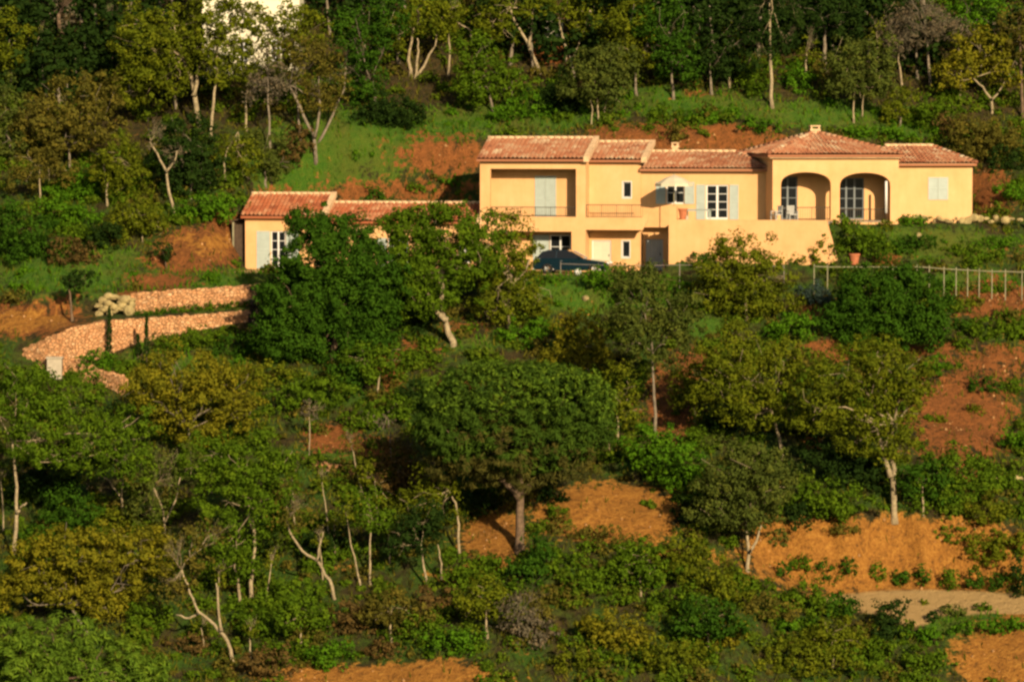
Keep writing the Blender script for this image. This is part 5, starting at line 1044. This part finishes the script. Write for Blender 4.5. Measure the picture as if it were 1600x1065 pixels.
# --- garden round the villa
for e, mt, lb in (([(1345, 372, 30, 22), (1322, 385, 22, 16), (1370, 388, 24, 18)], 'mid', 'green garden shrub hiding the foot of the right arch'), ([(1386, 352, 12, 12)], 'olive', 'small olive bush against the pier right of the arches'), ([(1428, 346, 26, 11)], 'bright', 'clipped bright green bush at the corner of the right wing'),
        ([(1405, 385, 34, 14), (1440, 375, 26, 10)], 'dark', 'dark green garden shrub below the clipped bush'), ([(1276, 400, 13, 16), (1283, 380, 9, 10)], 'olive', 'slim olive sapling bush before the sloping end of the terrace wall'), ([(1250, 408, 14, 9)], 'olive', 'low olive bush left of the slim sapling'),
        ([(1098, 406, 24, 12)], 'dark', 'dark bush at the foot of the terrace wall left of the olive tree'), ([(1292, 362, 12, 9)], 'mid', 'small bush under the pier between the arches'), ([(1500, 390, 28, 11)], 'mid', 'left green bush in the garden below the row of pale rocks'), ([(1560, 378, 30, 10)], 'bright', 'right green bush in the garden below the row of pale rocks'),
        ([(1270, 458, 26, 18), (1285, 470, 16, 12)], 'blue', 'blue grey bush between the olive tree and the round dark tree'), ([(1245, 512, 34, 22), (1215, 520, 24, 16)], 'bright', 'bright green bush under the olive tree'), ([(1462, 572, 17, 18)], 'bright', 'small bright bush on the red slope right of the tall oak'),
        ([(1548, 512, 40, 16), (1590, 515, 24, 14)], 'mid', 'wide green bush on the red slope under the fence'), ([(1538, 600, 24, 13)], 'dark', 'dark bush in the middle of the red slope'), ([(1584, 604, 18, 14)], 'mid', 'bush at the right edge of the red slope'), ([(1590, 690, 20, 22)], 'bright', 'bright bush at the right edge below the red slope'),
        ([(1500, 730, 40, 30), (1462, 755, 42, 32), (1490, 780, 36, 22)], 'mid', 'wide green thicket right of the thick pale trunk'), ([(1540, 800, 40, 28)], 'olive', 'olive thicket above the right end of the ochre bank'), ([(1320, 785, 50, 28), (1275, 775, 38, 28)], 'mid', 'green thicket left of the thick pale trunk'),
        ([(1240, 805, 34, 22)], 'deep', 'dark thicket between the white trunk and the ochre bank'), ([(1040, 715, 52, 38), (1075, 745, 36, 28), (1005, 690, 30, 26)], 'bright', 'large bright green thicket right of the umbrella pine'), ([(1090, 690, 26, 26)], 'mid', 'green bush below the red patch right of the slender tree'),
        ([(980, 442, 46, 18), (940, 432, 36, 14), (1030, 446, 36, 16)], 'bright', 'bright green hedge bush on the bank below the car'), ([(862, 436, 20, 9)], 'bright', 'bright bush hiding the rear of the dark car'), ([(962, 424, 18, 9)], 'olive', 'small olive bush hiding the front of the dark car'),
        ([(812, 522, 36, 20), (845, 510, 26, 16)], 'bright', 'bright bush below the olive brown oak'), ([(655, 560, 34, 18)], 'mid', 'green bush right of the small red hollow'), ([(600, 640, 52, 24), (560, 655, 34, 18)], 'mid', 'wide green bush above the red patches'), ([(655, 615, 28, 24)], 'deep', 'dark bush at the left shoulder of the umbrella pine'), ([(500, 610, 48, 28), (455, 625, 38, 24)], 'mid', 'green thicket below the largest evergreen oak'), ([(425, 585, 44, 22)], 'olive', 'olive thicket right of the broad yellow olive oak'),
        ([(545, 590, 34, 24)], 'dark', 'dark bush left of the small red hollow'), ([(150, 562, 30, 14), (185, 574, 24, 12)], 'bright', 'bright bush in the bend between the stone walls'), ([(320, 524, 46, 13), (275, 535, 34, 14)], 'mid', 'green bush along the foot of the lower stone wall'), ([(375, 540, 40, 20)], 'dark', 'dark bush between the lower wall and the evergreen oak'),
        ([(406, 478, 15, 24), (400, 500, 15, 15)], 'mauve', 'mauve grey bush at the right ends of the stone walls'), ([(765, 590, 22, 14)], 'olive', 'olive bush behind the top of the umbrella pine'), ([(90, 830, 50, 20), (110, 790, 50, 30)], 'dark', 'dark green thicket in the hollow at the left'), ([(182, 812, 28, 24)], 'olive', 'olive bush right of the dark hollow'),
        ([(470, 918, 44, 20), (430, 940, 34, 18)], 'mid', 'green thicket around the foot of the leaning bare trunk'), ([(410, 975, 44, 26)], 'mid', 'green bush right of the leaning half bare oak'), ([(483, 992, 32, 22)], 'brown', 'brown bush at the bottom left of the middle'), ([(548, 968, 38, 26)], 'rust', 'rusty grey bush left above the bottom ochre patch'),
        ([(415, 1035, 44, 24)], 'rust', 'rusty bush at the bottom edge right of the pine top'), ([(232, 968, 30, 28)], 'mid', 'green bush between the low canopy and the leaning half bare oak'), ([(300, 1005, 30, 18)], 'rust', 'rusty bush above the pine top in the corner'), ([(745, 888, 38, 26), (715, 905, 26, 18)], 'mid', 'green bush left of the umbrella pine foot'),
        ([(842, 860, 26, 30), (825, 890, 36, 20)], 'dark', 'dark bright bush right of the umbrella pine foot'), ([(875, 930, 42, 18)], 'brown', 'brown bush below the umbrella pine'), ([(680, 938, 30, 20)], 'rust', 'rusty bush below the two short pale stems'), ([(650, 985, 44, 24)], 'mid', 'left green bush above the bottom ochre patch'), ([(705, 1000, 42, 24)], 'bright', 'right green bush above the bottom ochre patch'),
        ([(520, 1022, 34, 22)], 'bright', 'bright bush at the bottom left of the ochre patch'), ([(930, 905, 44, 24)], 'mid', 'green bush below the orange earth right of the pine'), ([(1010, 905, 22, 18)], 'bright', 'small bright bush below the orange earth'), ([(600, 1015, 30, 16)], 'rust', 'rusty low bush at the upper edge of the bottom ochre patch')):
    shrub(lb, e, mt, **(dict(ll=.14, lw=.10, clump=.22) if max(q[3] for q in e) < 19 else {}))
oak('grey twiggy bush tree left of the bottom olive mass', [(810, 960, 36, 32), (835, 990, 30, 26)], 'twig', (812, 1010), [[(812, 1010), (812, 985), (808, 965)]], r0=.08, dens=.6, twigs=6)
for e, mt, lb in (([(1545, 858, 34, 22), (1575, 845, 26, 22)], 'olive', 'olive thicket spilling over the right end of the ochre bank'), ([(1490, 835, 36, 14)], 'mid', 'green fringe bush on the top edge of the ochre bank'), ([(1215, 838, 20, 12)], 'grey', 'grey fringe bush on the left top edge of the ochre bank'), ([(1540, 978, 54, 12), (1585, 972, 30, 10)], 'bright', 'bright green strip of low plants below the road at the right'),
                  ([(1320, 826, 34, 9)], 'brown', 'dry fringe bush on the top edge of the ochre bank'), ([(1290, 948, 34, 18)], 'mid', 'green bush hiding the left end of the road'), ([(1520, 640, 16, 8)], 'olive', 'low olive plant on the open red slope'), ([(1465, 655, 14, 7)], 'olive', 'low olive plant at the left of the open red slope'), ([(1445, 940, 8, 6)], 'olive', 'tiny olive plant on the road'),
                  ([(930, 832, 40, 12), (985, 845, 30, 10)], 'brown', 'dry plants over the lower edge of the orange earth'), ([(870, 800, 18, 12)], 'mid', 'bush at the left end of the orange earth')):
    shrub(lb, e, mt, **(dict(ll=.14, lw=.10, clump=.22) if max(q[3] for q in e) < 19 else {}))
for e, mt, lb in (([(1470, 448, 34, 9)], 'bright', 'left low green bush at the feet of the rail fence posts'), ([(1545, 452, 38, 9)], 'mid', 'right low green bush at the feet of the rail fence posts'), ([(1510, 470, 26, 9)], 'olive', 'olive plant on the red earth just below the rail fence')):
    shrub(lb, e, mt, ll=.14, lw=.10, clump=.22)
# near-black foliage added in the hollows, its colour standing in for shade
for e, lb in (([(1290, 715, 44, 30), (1345, 740, 40, 30)], 'dark foliage added as shade between the two tall right oaks'), ([(1260, 665, 26, 20)], 'dark foliage added as shade right of the short white trunk'), ([(640, 490, 40, 34), (620, 455, 30, 26)], 'black green foliage added as shade left of the leaning pale trunk'), ([(1125, 660, 30, 22)], 'dark foliage added as shade left of the mid height oak foot'),
              ([(1085, 790, 34, 26)], 'dark foliage added as shade between the orange earth and the white trunked oak'), ([(745, 790, 34, 22), (860, 780, 26, 16)], 'dark foliage added as shade under the umbrella pine'), ([(380, 860, 34, 22)], 'dark foliage added as shade behind the paired pale trunks'), ([(520, 850, 44, 24)], 'dark foliage added as shade behind the thin stems'), ([(45, 760, 40, 34), (85, 745, 36, 26)], 'black green foliage added as shade at the left edge'),
              ([(1010, 870, 26, 12)], 'dark foliage added as shade in the gully below the orange earth'), ([(1185, 470, 0.1 + 24, 14)], 'dark foliage added as shade behind the olive tree trunk'), ([(700, 640, 30, 20)], 'dark foliage added as shade against the left side of the pine dome')):
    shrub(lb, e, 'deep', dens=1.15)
# foreground mass at lower right
for e, mt, lb in (([(1110, 900, 44, 30), (1140, 925, 36, 24)], 'olive', 'olive foreground bush under the white trunked oak'), ([(1072, 858, 38, 28), (1050, 880, 30, 22)], 'olive', 'olive bush right of the orange earth'), ([(1170, 912, 36, 16)], 'mid', 'green bush at the foot of the straight white trunk'), ([(1262, 935, 40, 22)], 'mid', 'green bush left of the pale road'),
        ([(1195, 950, 44, 24)], 'brown', 'brown olive bush left of the road end'), ([(1058, 945, 50, 28)], 'mid', 'wide green bush at the bottom centre right'), ([(1240, 985, 54, 18)], 'bright', 'bright low bush below the road end'), ([(1318, 950, 26, 20)], 'dark', 'dark bush at the left end of the road'), ([(1390, 965, 26, 30), (1378, 985, 24, 20)], 'deep', 'dark bush standing in front of the road'),
        ([(1450, 992, 30, 14)], 'bright', 'bright bush below the road at its middle'), ([(1456, 962, 9, 13)], 'deep', 'tiny dark sapling on the road edge'), ([(1490, 952, 18, 11)], 'grey', 'small grey bush on the front edge of the road'), ([(1535, 948, 14, 9)], 'mid', 'small green bush on the road edge at the right'), ([(1350, 1020, 56, 26)], 'mid', 'green foreground bush at the bottom right'),
        ([(1050, 1025, 62, 30)], 'olive', 'olive foreground bush at the bottom edge right of centre'), ([(1260, 1030, 66, 28), (1190, 1040, 44, 24)], 'olive', 'wide olive foreground bush at the bottom edge'), ([(1340, 990, 36, 18)], 'brown', 'brown twiggy bush below the dark road bush'), ([(950, 975, 50, 28), (985, 1000, 36, 22)], 'yellow', 'yellow olive bush at the bottom centre'), ([(1445, 1030, 36, 22)], 'mid', 'green bush left of the corner ochre patch'),
        ([(1130, 985, 46, 24)], 'yellow', 'yellow olive bush in the middle of the foreground mass'), ([(900, 1030, 44, 22)], 'olive', 'olive bush right of the bottom ochre patch'), ([(1592, 900, 14, 34)], 'deep', 'dark upright bush at the right end of the ochre bank')):
    shrub(lb, e, mt)
# --- repeats: the young hedge under the ochre bank, the cypresses, the tufts on the wall foot
ORD = ['first', 'second', 'third', 'fourth', 'fifth', 'sixth', 'seventh', 'eighth', 'ninth', 'tenth']
for k, (px, py) in enumerate(((1225, 894), (1251, 886), (1290, 897), (1326, 888), (1371, 898), (1407, 905), (1442, 903), (1484, 908), (1525, 908), (1559, 909))):
    shrub('%s young hedge bush from the left along the foot of the ochre bank' % ORD[k], [(px, py - 3, 13 + k % 3 * 2, 14 + (k * 7) % 5)], ('dark', 'mid', 'dark')[k % 3], base=(px, py + 14), ll=.15, lw=.1, clump=.22, group='young hedge along the ochre bank', dens=1.0)
for px, p0, p1, wd, lb in ((171, 480, 566, 5, 'tallest narrow dark cypress in front of the lower stone wall'), (229, 488, 578, 4, 'thin dark cypress right of the tallest one before the stone wall'), (152, 508, 552, 3, 'short thin cypress left of the tallest one before the stone wall'), (216, 522, 560, 4, 'short leaning cypress between the bushes below the stone wall')):
    n = 5; plant('cypress_tree', lb, 'tree', [(px, p1 - 6 - (p1 - p0 - 8) * (k + .5) / n, wd * (1.15 - .85 * k / n), (p1 - p0) / n * .62, 0) for k in range(n)], 'deep', (px, p1), [[(px, p1), (px, (p0 + p1) / 2)]], r0=.05, bark='bark', dens=1.6, ll=.14, lw=.08, clump=.16)
for k, px in enumerate((222, 243, 264, 285, 306, 327, 348, 369, 390)):
    py = 491 - (px - 222) * .085; shrub('%s dark tuft from the left along the foot of the upper stone wall' % ORD[k], [(px, py - 1 - k % 2, 13, 5.5 + k % 3)], ('dark', 'mid')[k % 2], base=(px, py + 2), ll=.14, lw=.09, clump=.2, group='tufts along the upper stone wall')
# ------------------------------------------------------------------ uncountable growth: the far wood, the scrub, the grass
rs = np.random.RandomState(42)
wells, ws = [], MB()
for k in range(330):
    px, Y = rs.uniform(-120, 1720), rs.uniform(20, 50)
    x = at(px, 100, Y)[0]; z = float(height(x, Y)); r = rs.uniform(1.3, 2.8); hh = rs.uniform(1.5, 4.5)
    qx, qy = proj(x, Y, z + hh + r)
    if 300 < qx < 485 and (Y < 34 or rs.rand() < .4): continue
    if 845 < qx < 890 and Y < 30: continue
    if qy > 175 or (340 < qx < 760 and Y < 24): continue
    wells.append(((x, Y, z + hh), (r, r, r * rs.uniform(.7, 1.0)))); ws.tube([(x, Y, z - .3), (x + rs.normal() * .3, Y, z + hh)], [.16, .08], 5)
V, F, T = leaves(wells, .75, .42, .28, .75, 5)
n0 = len(V); wv = np.array(ws.v); wf = np.array([f for f in ws.f if len(f) == 4]) + n0
me = quads_mesh('woodland', np.concatenate([V, wv]), np.concatenate([F, wf]), np.r_[T, np.full(len(wf), .5)], np.r_[np.zeros(len(F)), np.ones(len(wf))])
tag(link('woodland', me, [M['deep'], M['grey_bark']]), 'dark mass of woodland on the hill crest behind the nearer trees', 'wood', kind='stuff')
def free(x, y, soilmax=.45):
    s, o, g, r = masks_at(x, y); uL, dL = FL.ud(x, y); uR, dR = FR.ud(x, y)
    inL = (uL > FL.U(378, 0)) & (uL < FL.U(1300, 0)) & (dL > -6.6) & (dL < 7.5); inR = (uR > -1) & (uR < 14) & (dR > -.6) & (dR < 8)
    yl = np.interp(x, LW[:, 0], LW[:, 1]); yu = np.interp(x, UW[:, 0], UW[:, 1]); inW = (x > LW[0, 0] - .5) & (x < LW[-1, 0] + 1) & (y > yl - .5) & (y < yu + .9)
    return ~inL & ~inR & ~inW & ((s < soilmax) | (np.sin(x * 37.7 + y * 91.3) > .8)) & ((o < .45) | (np.sin(x * 51.7 + y * 77.3) > .93)) & (r < .4), g
N = 15000; x = rs.uniform(-41, 41, N); y = rs.uniform(-54, 34, N); ok, g = free(x, y)
pn = np.sin(x * .35 + 1) * np.cos(y * .31) + .7 * np.sin(x * .9 + y * .6)
keep = ok & (rs.rand(N) < np.where(g > .45, .12, .60) * np.clip(.70 + .5 * pn, .12, 1)); x, y, g, pn = x[keep], y[keep], g[keep], pn[keep]
z = height(x, y); kind = np.where(g > .45, 3, np.where(rs.rand(len(x)) < .2, 2, np.where(pn + .8 * rs.normal(size=len(x)) > .25, 0, 1)))
for kd, mt, nm, lb in ((0, 'mid', 'undergrowth', 'green scrub covering the slope between the trees'), (1, 'scrub', 'undergrowth', 'olive coloured scrub covering the slope between the trees'), (2, 'brown', 'undergrowth', 'dry brown scrub scattered over the slope'), (3, 'bright', 'undergrowth', 'bright low plants dotted over the grassy ground')):
    E = []
    for a, b_, c in zip(x[kind == kd], y[kind == kd], z[kind == kd]):
        r = (.22 + .75 * rs.rand() ** 1.6) * (.55 if kd == 3 else 1); E.append(((a, b_, c + r * .35), (r, r, r * rs.uniform(.5, .9))))
    V, F, T = leaves(E, .75, .20, .13, .34, 50 + kd, .35, .3)
    tag(link(nm, quads_mesh(nm, V, F, T), M[mt]), lb, 'scrub', kind='stuff')
for N, nm_, mt_, lb_ in ((60000, 'grass', 'bright', 'bright green grass on the banks and clearings'), (60000, 'dry_grass', 'hay', 'dry olive grass between the bushes on the slope')):
    x = rs.uniform(-41, 41, N); y = rs.uniform(-54, 32, N); ok, g = free(x, y, .7); k = ok & ((g > .4) if nm_ == 'grass' else ((g < .5) | (rs.rand(N) < .25))); x, y = x[k], y[k]; z = height(x, y); n = len(x)
    a = rs.uniform(0, 6.283, n); hh = rs.uniform(.12, .46, n); wd = .05; lean = rs.normal(size=(n, 2)) * .12
    B = np.stack([x, y, z - .03], 1); sd_ = np.stack([np.cos(a) * wd, np.sin(a) * wd, 0 * a], 1); tip = B + np.stack([lean[:, 0], lean[:, 1], hh], 1)
    V = np.stack([B - sd_, B + sd_, tip + sd_ * .35, tip - sd_ * .35], 1).reshape(-1, 3); F = np.arange(len(V)).reshape(-1, 4)
    tag(link(nm_, quads_mesh(nm_, V, F, rs.rand(n)), M[mt_]), lb_, 'grass', kind='stuff')

N = 14000; x = rs.uniform(-41, 41, N); y = rs.uniform(-52, 30, N); s_, o_, g_, r_ = masks_at(x, y); uL, dL = FL.ud(x, y)
k = ((s_ > .6) | (o_ > .6)) & (rs.rand(N) < .55) & (g_ < .5); k &= ~((uL > FL.U(378, 0)) & (uL < FL.U(1300, 0)) & (dL > -6.6) & (dL < 7.5)); x, y = x[k], y[k]; n = len(x); z = height(x, y)
r = .03 + .10 * rs.rand(n) ** 3; C = np.stack([x, y, z + r * .3], 1); O = np.array([(1, 0, 0), (0, 1, 0), (-1, 0, 0), (0, -1, 0), (0, 0, 1), (0, 0, -1)], float)
Vn = (C[:, None, :] + O[None] * r[:, None, None] * (.6 + .8 * rs.rand(n, 6, 1))).reshape(-1, 3)
Fo = np.array([(0, 1, 4), (1, 2, 4), (2, 3, 4), (3, 0, 4), (1, 0, 5), (2, 1, 5), (3, 2, 5), (0, 3, 5)]); Fn = (np.arange(n)[:, None, None] * 6 + Fo[None]).reshape(-1, 3)
tag(link('loose_stones', quads_mesh('loose_stones', Vn, Fn), M['loose_stone']), 'loose stones and clods scattered over the bare earth', 'stones', kind='stuff')
